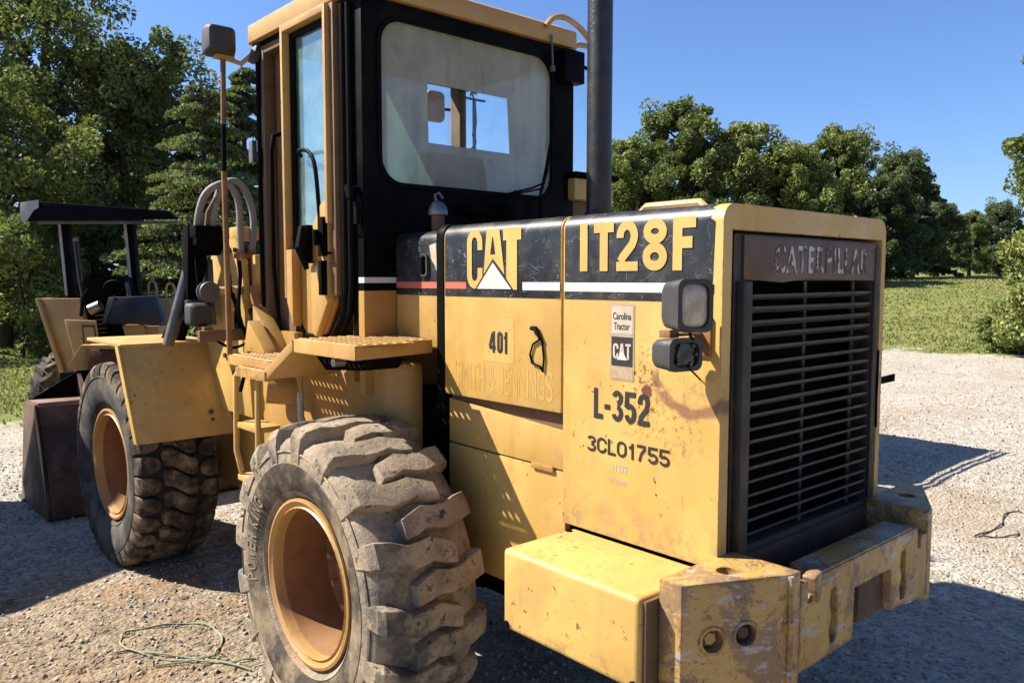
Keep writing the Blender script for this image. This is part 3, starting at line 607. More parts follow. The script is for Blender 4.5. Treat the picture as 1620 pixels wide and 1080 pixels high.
# ---- wheels
TC = -.882                                # centre plane of the left tyres
prof = [(.150,.318),(.176,.336),(.206,.372),(.232,.42),(.245,.48),(.244,.535),(.234,.578),(.208,.604),(.14,.617),(.06,.621)]
PROF = prof + [(0,.622)] + [(-a, b) for a, b in prof[::-1]]
rimprof = [(.17,.330),(.196,.352),(.210,.352),(.213,.340),(.204,.330),(.199,.318),(.206,.312),(.201,.310),(.185,.308),(.16,.306)]
barrel = [(.162,.3065),(.10,.300),(.02,.297),(-.05,.295)]
dsk = [(-.05,.295),(-.065,.272),(-.060,.20),(-.035,.185),(-.032,.12),(-.015,.112),(-.010,.0)]
def lugmesh(kind, seed=0):
    rng = np.random.default_rng(seed); mb = MB()
    if kind == 'traction':
        N = 17
        for sd in (1, -1):
            for i in range(N):
                a0 = (i+(.5 if sd < 0 else 0))*2*math.pi/N
                W = [(.248,.520),(.250,.575),(.246,.620),(.228,.650),(.165,.664),(.11,.668),(.055,.670),(.0,.671),(-.055,.671),(-.10,.669)]
                off = [0,.004,.008,.012,.026,.048,.044,.034,.054,.066]; hw = [.037,.043,.047,.049,.048,.046,.045,.044,.043,.037]
                rings = []
                for (w_, r_), s_, h_ in zip(W, off, hw):
                    ring = []; jr = rng.normal()*.0012; h_ = h_*(1+rng.normal()*.025); s_ = s_+rng.normal()*.0012
                    for q, dr in ((-1.20, None), (-1.0, -.004), (-.93, 0), (-.3, .0012), (.3, .0012), (.93, 0), (1.0, -.005), (1.20, None)):
                        rr = r_+jr+(dr or 0)+rng.normal()*.0006
                        if dr is None: rr = min(r_-.01, .600) if w_ < .225 else r_-.045
                        a = a0+(s_*1.0+q*h_)/.65*(1 if True else -1); ww = w_*sd
                        if w_ > .225 and dr is None: ww = (w_-.022)*sd
                        ring.append((ww, rr*math.cos(a), rr*math.sin(a)))
                    rings.append(ring)
                mb.loft(rings, True, False)
                n = len(W); e = len(rings[-1])
    else:
        N = 32
        def block(a0, W, off, hw, base):
            rings = []
            for (w_, r_), s_, h_ in zip(W, off, hw):
                ring = []
                for q, dr in ((-1.12, -base), (-1.0, -.004), (-.86, 0), (0, .001), (.86, 0), (1.0, -.004), (1.12, -base)):
                    a = a0+(s_+q*h_)/.65; rr = r_+dr; ring.append((w_, rr*math.cos(a), rr*math.sin(a)))
                rings.append(ring)
            # close the two ends down to the carcass
            def low(ring, dw): return [(p[0]+dw, p[1]*(.618/.65), p[2]*(.618/.65)) for p in ring]
            rings = [low(rings[0], .006*(1 if W[0][0] > W[-1][0] else -1))]+rings+[low(rings[-1], -.006*(1 if W[0][0] > W[-1][0] else -1))]
            mb.loft(rings, True, False)
        for i in range(N):
            a0 = i*2*math.pi/N+rng.normal()*.002
            block(a0, [(.098,.649),(.088,.652),(.05,.654),(.02,.655),(-.02,.655),(-.05,.654),(-.088,.652),(-.098,.649)], [-.036,-.036,-.034,-.014,.014,.034,.036,.036], [.030,.046,.052,.054,.054,.052,.046,.030], .036)
            for sd in (1, -1):
                block(a0+(-.0 if sd > 0 else .10), [(.238*sd,.618),(.224*sd,.638),(.175*sd,.647),(.140*sd,.649),(.118*sd,.649)], [0,0,0,0,0], [.050,.052,.053,.040,.016], .038)
    return mb
def bolt_ring(mb, r, n, x0, x1, br, sd=1):
    for i in range(n):
        a = 2*math.pi*i/n; cy, cz = r*math.cos(a), r*math.sin(a); mb.prism(disc(br, 6, cy, cz), 'x', x0*sd, x1*sd)
def wheel(name, cx, cy, cz, rz, kind, outer, spin, label=None):
    o = bpy.data.objects.new(name, None)
    rim = MB(); s = outer
    rim.lathe([(a*s*-1, b) for a, b in rimprof], (0,0,0), 'x', 56)
    o = P(name, rim, 'rim', LD, 0, 50); o.location = (cx, cy, cz); o.rotation_euler = (0, 0, rz)
    b = MB(); b.lathe([(a*s*-1, r) for a, r in barrel], (0,0,0), 'x', 48); b.lathe([(a*s*-1, r) for a, r in dsk], (0,0,0), 'x', 40)
    P('rim_barrel', b, 'rimin', o, 0, 40)
    for k_ in range(12):
        a_ = 2*math.pi*k_/12
        if k_ == 0: b0 = P('wheel_bolt', MB().prism(disc(.015, 6), 'x', s*.065, s*.025), 'rim', o, 0, 30)
        else: b0 = b0.copy(); COL.objects.link(b0)
        b0.location = (0, .235*math.cos(a_), .235*math.sin(a_))
    ty = MB(); ty.lathe([(-a*s, r) for a, r in PROF], (0,0,0), 'x', 96)
    if kind == 'block':
        tb_ = MB(); tb_.lathe([(-w_, r_+.0025) for w_, r_ in PROF if abs(w_) < .235], (0,0,0), 'x', 96); P('tread_base', tb_, 'rubberD', o, 0, 60)
    to = P('tyre', ty, 'rubberR' if kind == 'traction' else 'rubberF', o, 0, 60)
    lg = lugmesh(kind, int(abs(cx*100)+cy*10)); lg.v = [(-v[0]*s, v[1], v[2]) for v in lg.v]
    lo = P('tread', lg, 'lug' if kind == 'traction' else 'rubberT', o, 0, 24); lo.rotation_euler = (spin, 0, 0)
    if kind == 'traction':
        bd_ = MB(); bd_.lathe([(-s*(w_+.0012), r_) for w_, r_ in ((.208,.374),(.2325,.42),(.2455,.48),(.2455,.505))], (0,0,0), 'x', 96); P('sidewall_band', bd_, 'bandrubber', o, 0, 60)
    ring = MB(); ring.lathe([(-s*.2425,.548),(-s*.2475,.553),(-s*.2435,.560)], (0,0,0), 'x', 96); ring.lathe([(-s*.207,.372),(-s*.214,.378),(-s*.219,.386)], (0,0,0), 'x', 96)
    P('sidewall_rib', ring, 'rubberR' if kind == 'traction' else 'rubberF', o, 0, 60)
    return o
rw = wheel('rear_wheel', TC, .05, .615, 0, 'traction', 1, .10)
wheel('rear_wheel', -TC, .05, .615, math.pi, 'traction', 1, .2)
fwz = R(1.6)
fw_ = wheel('front_wheel', TC-.008, 2.80, .645, fwz, 'block', 1, .05); fw_.scale = (1.04, 1.055, 1.055)
fw2_ = wheel('front_wheel', -TC-.06, 2.80, .645, fwz+math.pi, 'block', 1, .1); fw2_.scale = (1.04, 1.055, 1.055)
# raised words on the rear sidewall, one mesh per letter
def tyreword(word, a0, r0, h_, wd):
    a = a0
    for ch in word:
        if ch != ' ':
            me, v = text_mesh(ch, .02); lo, hi = v.min(0), v.max(0); w_ = wd*(.45 if ch == 'I' else 1.)
            uv = (v-lo)/(hi-lo)*np.array([w_, h_])
            for k_, vert in enumerate(me.vertices):
                q = a+uv[k_, 0]/(r0+h_/2); rr = r0+uv[k_, 1]; vert.co = (-.2500+max(0, .48-rr)*.215, rr*math.cos(q), rr*math.sin(q))
            link('tyre_letter', me, 'rubberR', rw, 0); a += (w_+.013)/(r0+h_/2)
        else: a += .05
tyreword('POWER KING', R(-13), .424, .066, .034)

# ---- hood
def hoodprof(zb, grow=0., x0=.545, top=2.10, r=.055, k=7, zlow=None):
    x0 += grow; top += grow; pts = [(-x0, zb)] + [(-x0+r-r*math.cos(R(90*i/k)), top-r+r*math.sin(R(90*i/k))) for i in range(k+1)]
    return pts + [(-a, b) for a, b in pts[::-1]]
def hoodloft(stations, **k):
    mb = MB(); mb.loft([[(x, y, z) for x, z in hoodprof(zb, **k)] for y, zb in stations]); return mb
P('rear_hood', hoodloft([(-.908,.985),(-1.44,.985)]), 'hood', bevel=0, smooth=50)
outer = [(x, z) for x, z in hoodprof(.985)]
# square surround of the grille: outer follows the hood, inner is the opening
inner = []
for x, z in outer:
    inner.append((max(-.498, min(.512, x*.93)), 2.022 if z > 1.5 else .985))
inner[0] = (-.498, .985); inner[-1] = (.512, .985)
n_ = len(outer); 
for i in range(1, n_-1):
    x, z = outer[i]; inner[i] = (-.498 if i <= 3 else (.512 if i >= n_-4 else max(-.498, min(.512, x))), 2.022)
so = frame_ring(outer, inner, 'y', -1.44, -1.572); so = P('radiator_surround', so, 'hood', bevel=0, smooth=35)
P('radiator_core', MB().box((-.50,-1.4525,.95), (.515,-1.443,2.03)), 'radiator')
P('engine_door', hoodloft([(-.192,1.385),(-.896,1.385)]), 'door_side', bevel=.006, smooth=50)
P('fixed_hood', hoodloft([(.19,1.57),(-.135,1.57)], x0=.535, top=2.085), 'door_side', bevel=.006, smooth=50)
P('hood_seal', hoodloft([(-.135,1.30),(-.190,1.30)], x0=.548, top=2.108), 'seal', bevel=.012, smooth=50)
P('seam_strip', hoodloft([(-.897,1.0),(-.907,1.0)], x0=.532, top=2.086), 'inner', smooth=50)
# black bands that wrap over the rounded hood edge
def bandsheet(y0, y1, ztop_x, zlow, grow, rag=0.):
    pr_ = [(x, z) for x, z in hoodprof(zlow, grow, r=.055+grow)]; pr_ = pr_[:len(pr_)//2] + [(ztop_x, 2.10+grow)]
    ys = [y0+(y1-y0)*i/12 for i in range(13)]; mb = MB(); rings = []
    for i, y in enumerate(ys): rings.append([(x, y-(rag*(.3*math.sin(j*2.1)+.45*(j/len(pr_))**2*-1.6) if i == 12 else 0), z) for j, (x, z) in enumerate(pr_)])
    mb.loft(rings, False, False); return mb
P('black_band', bandsheet(-.200, -.890, -.30, 1.803, .0016), 'band', smooth=50)
P('black_band', (lambda q: (q, [q.v.__setitem__(k_, (v_[0]+.0102, v_[1], v_[2]-.0150)) for k_, v_ in enumerate(q.v)])[0])(bandsheet(.188, -.133, -.30, 1.818, .0016)), 'band', smooth=50)
P('black_band', bandsheet(-.914, -1.535, -.30, 1.803, .0016, .035), 'band', smooth=50)
def sheet(y0, y1, z0, z1, off=.0026): return MB().add([(HX-off, y0, z0), (HX-off, y1, z0), (HX-off, y1, z1), (HX-off, y0, z1)], [(0,1,2,3)])
P('white_stripe', sheet(-.690, -.890, 1.832, 1.862), 'white', smooth=0); P('white_stripe', sheet(-.914, -1.542, 1.830, 1.861), 'white', smooth=0)
P('red_stripe', sheet(-.200, -.345, 1.834, 1.862), 'red', smooth=0)
sh = MB().add([(-.5380,.185,1.834),(-.5380,-.13,1.834),(-.5380,-.13,1.862),(-.5380,.185,1.862)], [(0,1,2,3)]); P('red_stripe', sh, 'red', smooth=0)
sh = MB().add([(-.5385,-.075,2.02),(-.5385,-.125,2.03),(-.5385,-.132,1.90),(-.5385,-.118,1.93),(-.5385,-.09,1.96)], [(0,1,2,3,4)]); P('peeling_patch', sh, 'paper', smooth=0)
sl_ = frame_ring(rrect(-.07,-.015,1.885,1.985,.02), rrect(-.062,-.023,1.893,1.977,.015), 'x', -.54, -.549); P('slot_trim', sl_, 'steel')
P('grab_slot', MB().prism(rrect(-.062,-.023,1.893,1.977,.015), 'x', -.537, -.5385), 'radiator')
# big words
def side_s(y0, z0): return lambda u, v, e=0: (HX-.0042-e, y0-u, z0+v)
lt = strokes('C', .237, [.087], 0, .30*.42, side_s(-.352, 1.838))
# C A T drawn as shapes: A straddles a pale triangle
def poly_side(pts, name, mat, off): return P(name, MB().add([(HX-off, -.352-u, 1.833+v) for u, v in pts], [tuple(range(len(pts)))]), mat, smooth=0)
def sidehole(outer, name, mat, off):
    return None
cH = .240
lt = MB()
lt2 = strokes('C', .238, [.099], 0, .130, lambda u, v, e=0: (HX-.0042-e, -.354-u, 1.835+v)); P('letter_c', lt2, 'letter', smooth=0)
poly_side([(.108,.056),(.128,.238),(.165,.238),(.165,.122)], 'letter_a', 'letter', .0042)
poly_side([(.1652,.238),(.205,.238),(.235,.058),(.1652,.122)], 'letter_a', 'letter', .0042)
poly_side([(.150,.138),(.1625,.205),(.168,.205),(.180,.138)], 'letter_counter', 'band', .0050)
poly_side([(.064,.002),(.165,.106),(.275,.002)], 'triangle', 'pink', .0046)
poly_side([(.055,.001),(.165,.120),(.165,.107),(.0635,.001)], 'triangle_rim', 'ink', .0052); poly_side([(.1652,.120),(.286,.001),(.2765,.001),(.1652,.107)], 'triangle_rim', 'ink', .0052)
poly_side([(.228,.238),(.332,.238),(.332,.190),(.228,.190)], 'letter_t', 'letter', .0042)
poly_side([(.247,.1895),(.308,.1895),(.308,.000),(.288,.000),(.247,.042)], 'letter_t', 'letter', .0042)
for word, wd in (('I', [.040]),): pass
xx = -.987
for ch, wd, gp in (('I', .044, .026), ('T', .090, .012), ('2', .092, .020), ('8', .098, .022), ('F', .086, 0)):
    mb = strokes(ch, .166, [wd], 0, .185 if ch in '28' else .215, (lambda y0: (lambda u, v, e=0: (HX-.0042-e, y0-u, 1.900+v)))(xx)); xx -= wd+gp
    P('model_letter', mb, 'letter', smooth=0)
def inked(word, y0, z0, H, widths, gap, tk, name, mat='ink', off=.0018, slope=0.):
    x = 0
    for ch, wd in zip(word, widths):
        mb = strokes(ch, H, [wd], 0, tk, lambda u, v, e=0: (HX-off-e, y0-x-u, z0+v+slope*(x+u))); x += wd+gap
        P(name, mb, mat, smooth=0)
inked('L-352', -1.060, 1.392, .106, [.042, .026, .050, .050, .050], .007, .165, 'stencil_letter')
inked('3CL01755', -1.028, 1.272, .055, [.043, .045, .036, .043, .034, .041, .042, .042], .005, .17, 'number_letter')
inked('401', -.492, 1.582, .086, [.038, .034, .016], .010, .165, 'stencil_digit')
yy = -.262
for ch in 'SMITH & JENNINGS':
    wd = {'I': .012, ' ': .014, 'M': .046, 'J': .022, 'E': .028}.get(ch, .037)
    if ch != ' ': text_on(ch, 'ghost_letter', 'ghost', LD, side(yy, 1.420, .0008), wd, .112)
    yy -= wd+.0075
text_on('21499', 'small_marking', 'paper', LD, side(-1.142, 1.217, .0010), .070, .028, .0)
text_on('17-29-02', 'small_marking', 'paper', LD, side(-1.138, 1.174, .0010), .074, .020, .0)
text_on('17-29', 'small_marking', 'paper', LD, side(-1.190, 1.352, .0010), .046, .012, .0)
def sticker(y0, y1, z0, z1, mat, name='sticker', off=.0015): return P(name, sheet(y0, y1, z0, z1, off), mat, smooth=0)
sticker(-1.133, -1.238, 1.534, 1.790, 'tan'); sticker(-1.139, -1.232, 1.690, 1.782, 'paper', off=.0022); sticker(-1.139, -1.232, 1.582, 1.680, 'ink', off=.0022)
sticker(-1.139, -1.232, 1.540, 1.574, 'tan', off=.0022)
text_on('Carolina', 'sticker_lettering', 'ink', LD, side(-1.145, 1.738, .0030), .080, .024, .012); text_on('Tractor', 'sticker_lettering', 'ink', LD, side(-1.150, 1.704, .0030), .068, .024, .012)
for ch, u0, wd in (('C', 0, .024), ('A', .026, .026), ('T', .054, .024)): P('sticker_letter', strokes(ch, .052, [wd], 0, .15, (lambda a: (lambda u, v, e=0: (HX-.0030-e, -1.147-a-u, 1.606+v)))(u0)), 'paper', smooth=0)
P('sticker_triangle', MB().add([(HX-.0040,-1.165,1.603),(HX-.0040,-1.188,1.634),(HX-.0040,-1.211,1.603)], [(0,1,2)]), 'pink', smooth=0)
# recessed paddle latch drawn as a bent black bar, and the plate under the number
P('latch', MB().tube([(HX-.006,-.745,1.690),(HX-.012,-.772,1.690),(HX-.014,-.798,1.655)], [.009,.010,.006], 8), 'seal')
P('latch_loop', MB().tube([(HX-.006,-.790,1.650),(HX-.006,-.752,1.630),(HX-.006,-.736,1.590),(HX-.006,-.748,1.558),(HX-.006,-.792,1.550),(HX-.006,-.806,1.530),(HX-.006,-.812,1.580),(HX-.006,-.803,1.640),(HX-.006,-.790,1.660)], .0042, 6), 'seal')
P('number_plate', MB().prism(rrect(-.640,-.450,1.545,1.725,.012), 'x', HX+.001, HX-.0006), 'door_side')
P('roof_grab', MB().tube([(-.42,-1.42,2.10),(-.42,-1.40,2.118),(-.42,-1.18,2.118),(-.42,-1.16,2.10)], .014, 8), 'yellow')
P('roof_grab', MB().tube([(.50,-1.50,2.098),(.50,-1.47,2.112),(.50,-1.44,2.098)], .008, 6), 'yellow')
# lower panels and the dark engine bay behind them
low = MB().prism([(-.20,1.366),(-.905,1.314),(-.905,1.170),(-.20,1.178)], 'x', -.528, -.50)
P('lower_panel', low, 'door_side', bevel=.004)
low = MB().prism([(-.20,1.172),(-.905,1.164),(-.905,.66),(-.20,.66)], 'x', -.530, -.50); P('lower_panel', low, 'door_side', bevel=.004)
P('panel_lip', MB().prism([(-.20,1.300),(-.905,1.300),(-.905,1.384),(-.20,1.384)], 'x', -.512, -.503), 'inner')  # lip in the brown trim colour, darkened to imitate shade in the wedge
P('panel_hinge', MB().prism(rrect(-.85,-.73,1.156,1.178,.006), 'x', -.53, -.541), 'rim', bevel=.003)
P('engine_bay', MB().box((-.495,-.91,.60), (.495,.19,1.37)), 'dark')
P('rear_chassis', MB().box((-.40,-1.40,.52), (.40,1.0,.98)), 'dark')
P('rear_axle', MB().lathe([(-.75,.11),(-.35,.13),(-.2,.24),(.2,.24),(.35,.13),(.75,.11)], (0,.05,.615), 'x', 20), 'dark')

# ---- grille
gy = -1.560
gr = frame_ring(rrect(-.470,.505,1.0,2.012,.012,2), rrect(-.402,.462,1.02,1.868,.006,2), 'y', -1.50, gy); gr = P('grille', gr, 'steel', smooth=30)
P('post', MB().box((-.455,gy-.030,.985), (-.408,gy-.001,1.865)), 'steel', gr, .004); P('post', MB().box((.466,gy-.012,1.0), (.500,gy-.001,1.99)), 'steel', gr, .004)
slat0 = None
for i in range(20):
    z = 1.822-i*.0428
    if slat0 is None: slat0 = P('slat', MB().prism([(-.012,-.002),(.012,-.013),(.012,-.008),(-.010,.007),(-.013,.007)], 'x', -.400, .460), 'steel', gr, 0, 0); o = slat0
    else: o = slat0.copy(); COL.objects.link(o)
    o.location = (random.uniform(-.001, .001), gy+.012, z+random.uniform(-.003, .003)); o.rotation_euler = (random.uniform(-.10, .10), random.uniform(-.006, .006), 0)
for x in (.02, .375): P('bar', MB().box((x-.009,gy+.030,1.02), (x+.009,gy+.036,1.865)), 'steel', gr)
P('nameplate', MB().prism([(-.425,1.872),(-.425,2.008),(.472,2.006),(.472,1.868),(-.05,1.874),(-.20,1.862),(-.32,1.868)], 'y', gy-.001, gy-.008), 'plate', gr, .002)
text_on('CATERPILLAR', 'nameplate_lettering', 'flake', gr, rearface(-.250, 1.892, gy-.0095), .655, .092, .016, 1.12)
P('side_tab', MB().prism([(.0,.0),(.275,.004),(.275,.034),(.0,.024)], 'y', -1.50, -1.508), 'dark').location = (.546, 0, 1.444)
P('surround_streak', MB().tube([(.508,-1.574,1.60),(.503,-1.575,1.42),(.509,-1.574,1.30)], .004, 6), 'seal')

# ---- work lamps on the hood side
def lamp(cx, cy, cz, w_, d_, h_, lens, yaw, broken=False):
    rings = []
    for y, k in ((d_, .70), (d_*.72, .93), (d_*.25, 1.0), (.0, 1.0)):
        rings.append([(x*k, y, z*k) for x, z in rrect(-w_/2, w_/2, -h_/2, h_/2, .022)])
    o = P('work_lamp', MB().loft(rings), 'plastic', LD, .003, 35); o.location = (cx, cy, cz); o.rotation_euler = (0, 0, yaw)
    rim_ = frame_ring(rrect(-w_/2-.003, w_/2+.003, -h_/2-.003, h_/2+.003, .024), rrect(-w_/2+.010, w_/2-.010, -h_/2+.010, h_/2-.010, .026), 'y', -.016, .004); P('lamp_rim', rim_, 'plastic', o)
    le = MB(); 
    if not broken:
        le.loft([[(x*k, -q, z*k) for x, z in rrect(-w_/2+.010, w_/2-.010, -h_/2+.010, h_/2-.010, .026)] for q, k in ((.002, 1), (.010, .9), (.015, .6), (.017, .2))]); P('lamp_lens', le, 'lens', o, 0, 60)
    else:
        le.box((-w_/2+.01, -.004, -h_/2+.01), (w_/2-.01, -.001, h_/2-.01)); le.prism([(-.03,-.028),(.03,-.03),(.036,.0),(.028,.03),(-.02,.034),(-.034,.0)], 'y', -.004, -.013)
        for a, b in ((-.025, .02), (.028, .026), (.02, -.028), (-.03, -.024), (.04, .0)): le.prism(disc(.007, 8, a, b), 'y', -.013, -.018)
        P('lamp_core', le, 'lampcore', o, .002)
    return o
lamp(-.690, -1.572, 1.797, .110, .110, .146, 1, -R(22))
lamp(-.665, -1.520, 1.652, .124, .085, .092, 0, -R(10), True)
P('lamp_bracket', MB().box((-.70,-1.50,1.700), (-.655,-1.46,1.722)).box((-.66,-1.512,1.704), (-.545,-1.475,1.712)).box((-.556,-1.54,1.64), (-.5462,-1.46,1.76)), 'rimin', bevel=.002)
P('lamp_wire', MB().tube([(-.668,-1.535,1.622),(-.655,-1.552,1.600),(-.625,-1.555,1.578),(-.595,-1.535,1.572),(-.566,-1.50,1.580),(-.55,-1.46,1.60)], .0025, 6), 'seal')
P('lamp_wire', MB().tube([(-.675,-1.55,1.722),(-.680,-1.56,1.706),(-.672,-1.565,1.698)], .004, 6), 'seal')

# ---- battery box and counterweight
P('battery_box', MB().box((-.885,-1.548,.705), (-.547,-.965,.978)), 'box', bevel=.018, seg=3)
P('battery_box', MB().box((.547,-1.548,.705), (.885,-.965,.978)), 'box', bevel=.018, seg=3)
for y, z in ((-.985,.722),(-1.532,.722),(-.99,.985)): 
    if z < .9: P('box_bolt', MB().prism(disc(.014, 8, y, z), 'x', -.884, -.891), 'dark')
P('box_bolt', MB().prism(disc(.011, 8, -.59, -.985), 'z', .977, .984), 'dark')
P('box_end_strip', MB().box((-.868,-1.560,.705), (-.60,-1.549,.968)), 'inner')
# counterweight: two side blocks and a middle wall round an open pit
zt, zb = 1.026, .715
def block(sx):
    return [(sx*.8145,-1.562),(sx*.8145,-1.5975),(sx*.517,-1.7475),(sx*.4565,-1.775),(sx*.4565,-1.705),(sx*.47,-1.62),(sx*.60,-1.562)]
def cut(mb, cutter, name, mat, parent, bevel):
    a = mb.build(name, mat, None, bevel); b = cutter.build('cutter', 'dark', None); m_ = a.modifiers.new('cut', 'BOOLEAN'); m_.object = b; m_.operation = 'DIFFERENCE'; m_.solver = 'EXACT'
    dg = bpy.context.evaluated_depsgraph_get(); dg.update(); me = bpy.data.meshes.new_from_object(a.evaluated_get(dg)); bpy.data.objects.remove(a); bpy.data.objects.remove(b)
    me.name = name; me.materials.clear(); return link(name, me, mat, parent, 30)
def sideblock(sx, name, parent):
    poly = [(sx*.815,-1.5625),(sx*.815,-1.640),(sx*.505,-1.795),(sx*.4565,-1.800),(sx*.4565,-1.5625)]
    cu = MB().tube([(sx*.62,-1.655,zt-.09),(sx*.62,-1.655,zt+.05)], .030, 18); d_ = Vector((-sx*.894, -.447, 0)); n_v = Vector((sx*.447, -.894, 0)); p0 = Vector((sx*.815, -1.640, 0)); spots = []
    for u, z in ((.098, .858), (.203, .864)):
        c_ = p0+d_*u+Vector((0, 0, z)); cu.tube([c_-n_v*.038, c_+n_v*.05], .032, 20); spots.append(c_)
    o = cut(MB().prism(poly, 'z', zb-.03, zt), cu, name, 'bumper', parent, .006); par = parent or o
    for k_, c_ in enumerate(spots):
        P('pocket_rim', MB().loft([[c_+n_v*q+(d_*math.cos(6.2832*i_/24)+Vector((0,0,1))*math.sin(6.2832*i_/24))*r_ for i_ in range(24)] for q, r_ in ((.0005,.043),(.005,.041),(.005,.033),(-.004,.0325))], False), 'bumper', par)
        P('pocket_bolt', MB().tube([c_-n_v*.037, c_-n_v*.033], .031, 18).tube([c_-n_v*.033, c_-n_v*.012], .019, 6), 'rustplate' if k_ else 'deck', par)
    return o
c0 = sideblock(-1, 'counterweight', LD); sideblock(1, 'right_block', c0)
P('weld_rib', MB().tube([(-.507,-1.796,zb-.02),(-.507,-1.798,.85),(-.508,-1.796,zt-.005)], .009, 8), 'bumper', c0)
key = lambda cx, cz: [(cx-.018,cz+.075),(cx+.010,cz+.080),(cx+.020,cz+.050),(cx+.018,cz-.02),(cx+.028,cz-.06),(cx+.016,cz-.095),(cx-.016,cz-.095),(cx-.026,cz-.05),(cx-.010,cz-.01),(cx-.026,cz+.03)]
wall = holed([(-.4545,zb),(-.115,zb),(-.112,.885),(.155,.885),(.155,zb+.02),(.4545,zb),(.4545,.945),(.405,.950),(.400,.905),(.375,.905),(.370,.985),(-.355,.985),(-.375,.955),(-.385,.915),(-.41,.915),(-.412,.985),(-.4545,.99)], [key(-.25,.845), key(.255,.845)], 'y', -1.800, -1.752)
P('middle_wall', wall, 'bumper', c0, .005)
P('wall_back', MB().box((-.45,-1.751,zb+.01), (.45,-1.70,.955)), 'bumper', c0, .004)
P('hitch_plate', MB().box((-.03,-1.775,.735), (.150,-1.7515,.884)), 'rustplate', c0, .004)
P('wall_top', MB().prism([(-.330,-1.795),(.335,-1.795),(.335,-1.690),(-.330,-1.690)], 'z', .958, .992), 'canopyplate' if 'canopyplate' in M else 'bumper', c0, .006)
P('wall_lug', MB().prism([(-.402,.99),(-.352,1.006),(-.345,.93),(-.368,.905)], 'y', -1.812, -1.770), 'bumper', c0, .008)
P('pit_floor', MB().box((-.60,-1.70,.80), (.60,-1.45,.86)), 'debris', c0)
P('pit_wall', MB().box((-.50,-1.573,.861), (.515,-1.52,.999)), 'rustplate', c0)
rng = np.random.default_rng(41); k = 260; pp = np.stack([rng.uniform(-.45,.55,k), rng.uniform(-1.685,-1.585,k), .865+rng.random(k)**2*.05], -1)
o = scatter_mesh('litter', pp, randrot(k, rng)*(.014+.02*rng.random((k,1,1))), [(-1,0,0),(0,-.3,.1),(1,0,0),(0,.3,.05)], [(0,1,2,3)], 'debris', kind='stuff'); o.parent = LD
tw = MB()
for i in range(16): 
    x, y = rng.uniform(-.18, .30), rng.uniform(-1.68, -1.60); a = rng.random()*6.28; l_ = rng.uniform(.03, .10); tw.tube([(x,y,.875),(x+l_*math.cos(a)*.6, y+l_*math.sin(a)*.25, .90+rng.random()*.05)], .0025, 5)
P('twigs', tw, 'debris', kind='stuff')

# ---- exhaust stack, pre-cleaner, right-hand air filter
P('exhaust_stack', MB().tube([(.10,-.485,1.95),(.10,-.485,2.16),(.10,-.485,3.35)], .056, 24, False).tube([(.10,-.485,2.14),(.10,-.485,2.17)], .064, 24), 'stack', smooth=60)
P('stack_clamp', MB().tube([(.028,-.51,2.165),(.045,-.53,2.165)], .016, 8).box((.02,-.545,2.12),(.05,-.515,2.16)), 'stack')
P('fuel_cap_pipe', MB().tube([(-.42,.02,2.05),(-.42,.02,2.165)], .030, 16), 'inner')
P('fuel_cap', MB().lathe([(0,.0),(0,.045),(.012,.046),(.03,.042),(.055,.028),(.062,.016),(.066,0)], (-.42,.02,2.163), 'z', 24), 'alu', smooth=50)
P('cap_hasp', MB().tube([(-.42,.03,2.225),(-.425,.035,2.255),(-.415,.015,2.262),(-.41,-.005,2.235)], .006, 6), 'alu')
P('air_filter', MB().box((.60,.15,2.31), (.92,.40,2.43)), 'yellow', bevel=.015)
P('filter_lid', MB().box((.59,.13,2.431), (.95,.42,2.462)), 'dark', bevel=.012); P('filter_foot', MB().box((.64,.2,2.1), (.80,.34,2.309)), 'inner', bevel=.01)

# ---- cab
cx0, cx1, cy0, cy1 = -.700, .640, .200, 1.250; cz0, czr = 1.30, 3.125
P('rear_frame', holed(rrect(cx0, cx1, 2.06, 3.12, .012, 2), [rrect(-.612, .482, 2.305, 3.052, .12, 7)], 'y', cy0, cy0+.06), 'black', bevel=.004)
P('window_seal', frame_ring(rrect(-.622,.492,2.295,3.062,.13,7), rrect(-.600,.470,2.317,3.040,.11,7), 'y', cy0-.008, cy0+.004), 'seal', bevel=.003)
film = holed(rrect(-.606,.476,2.311,3.046,.115,7), [[(-.330,2.799),(-.325,2.521),(.187,2.521),(.170,2.799)]], 'y', cy0+.020, cy0+.0205); P('window_film', film, 'film', smooth=0)
P('rear_lower_wall', MB().box((cx0,cy0+.001,1.883), (cx1,cy0+.05,2.0595)), 'black'); P('wall_stripe', MB().box((cx0,cy0,1.857), (cx1,cy0+.05,1.8825)), 'white'); P('wall_band', MB().box((cx0,cy0+.001,1.822), (cx1,cy0+.05,1.8565)), 'black')
P('rear_lower_skirt', MB().box((cx0,cy0+.002,1.35), (cx1,cy0+.05,1.8215)), 'tank')
roof = MB().loft([[(x,y,3.127) for x,y in rrect(cx0-.045,cx1+.03,cy0-.02,cy1+.06,.05)],[(x,y,3.215) for x,y in rrect(cx0-.045,cx1+.03,cy0-.02,cy1+.06,.05)],[(x,y,3.250) for x,y in rrect(cx0+.02,cx1-.03,cy0+.05,cy1-.02,.06)]]); P('roof', roof, 'cabyellow', bevel=.008)
P('cab_post', MB().box((cx0,cy1-.06,1.40), (cx0+.05,cy1,3.126)), 'seal', bevel=.008); P('cab_post', MB().box((cx1-.055,cy1-.10,1.95), (cx1,cy1,3.126)), 'inner', bevel=.008)
P('cab_post', MB().box((cx1-.05,cy0+.061,1.95), (cx1,cy0+.12,3.126)), 'black', bevel=.006); P('cab_post', MB().box((cx0,cy0+.061,1.55), (cx0+.05,cy0+.10,3.126)), 'seal', bevel=.006)
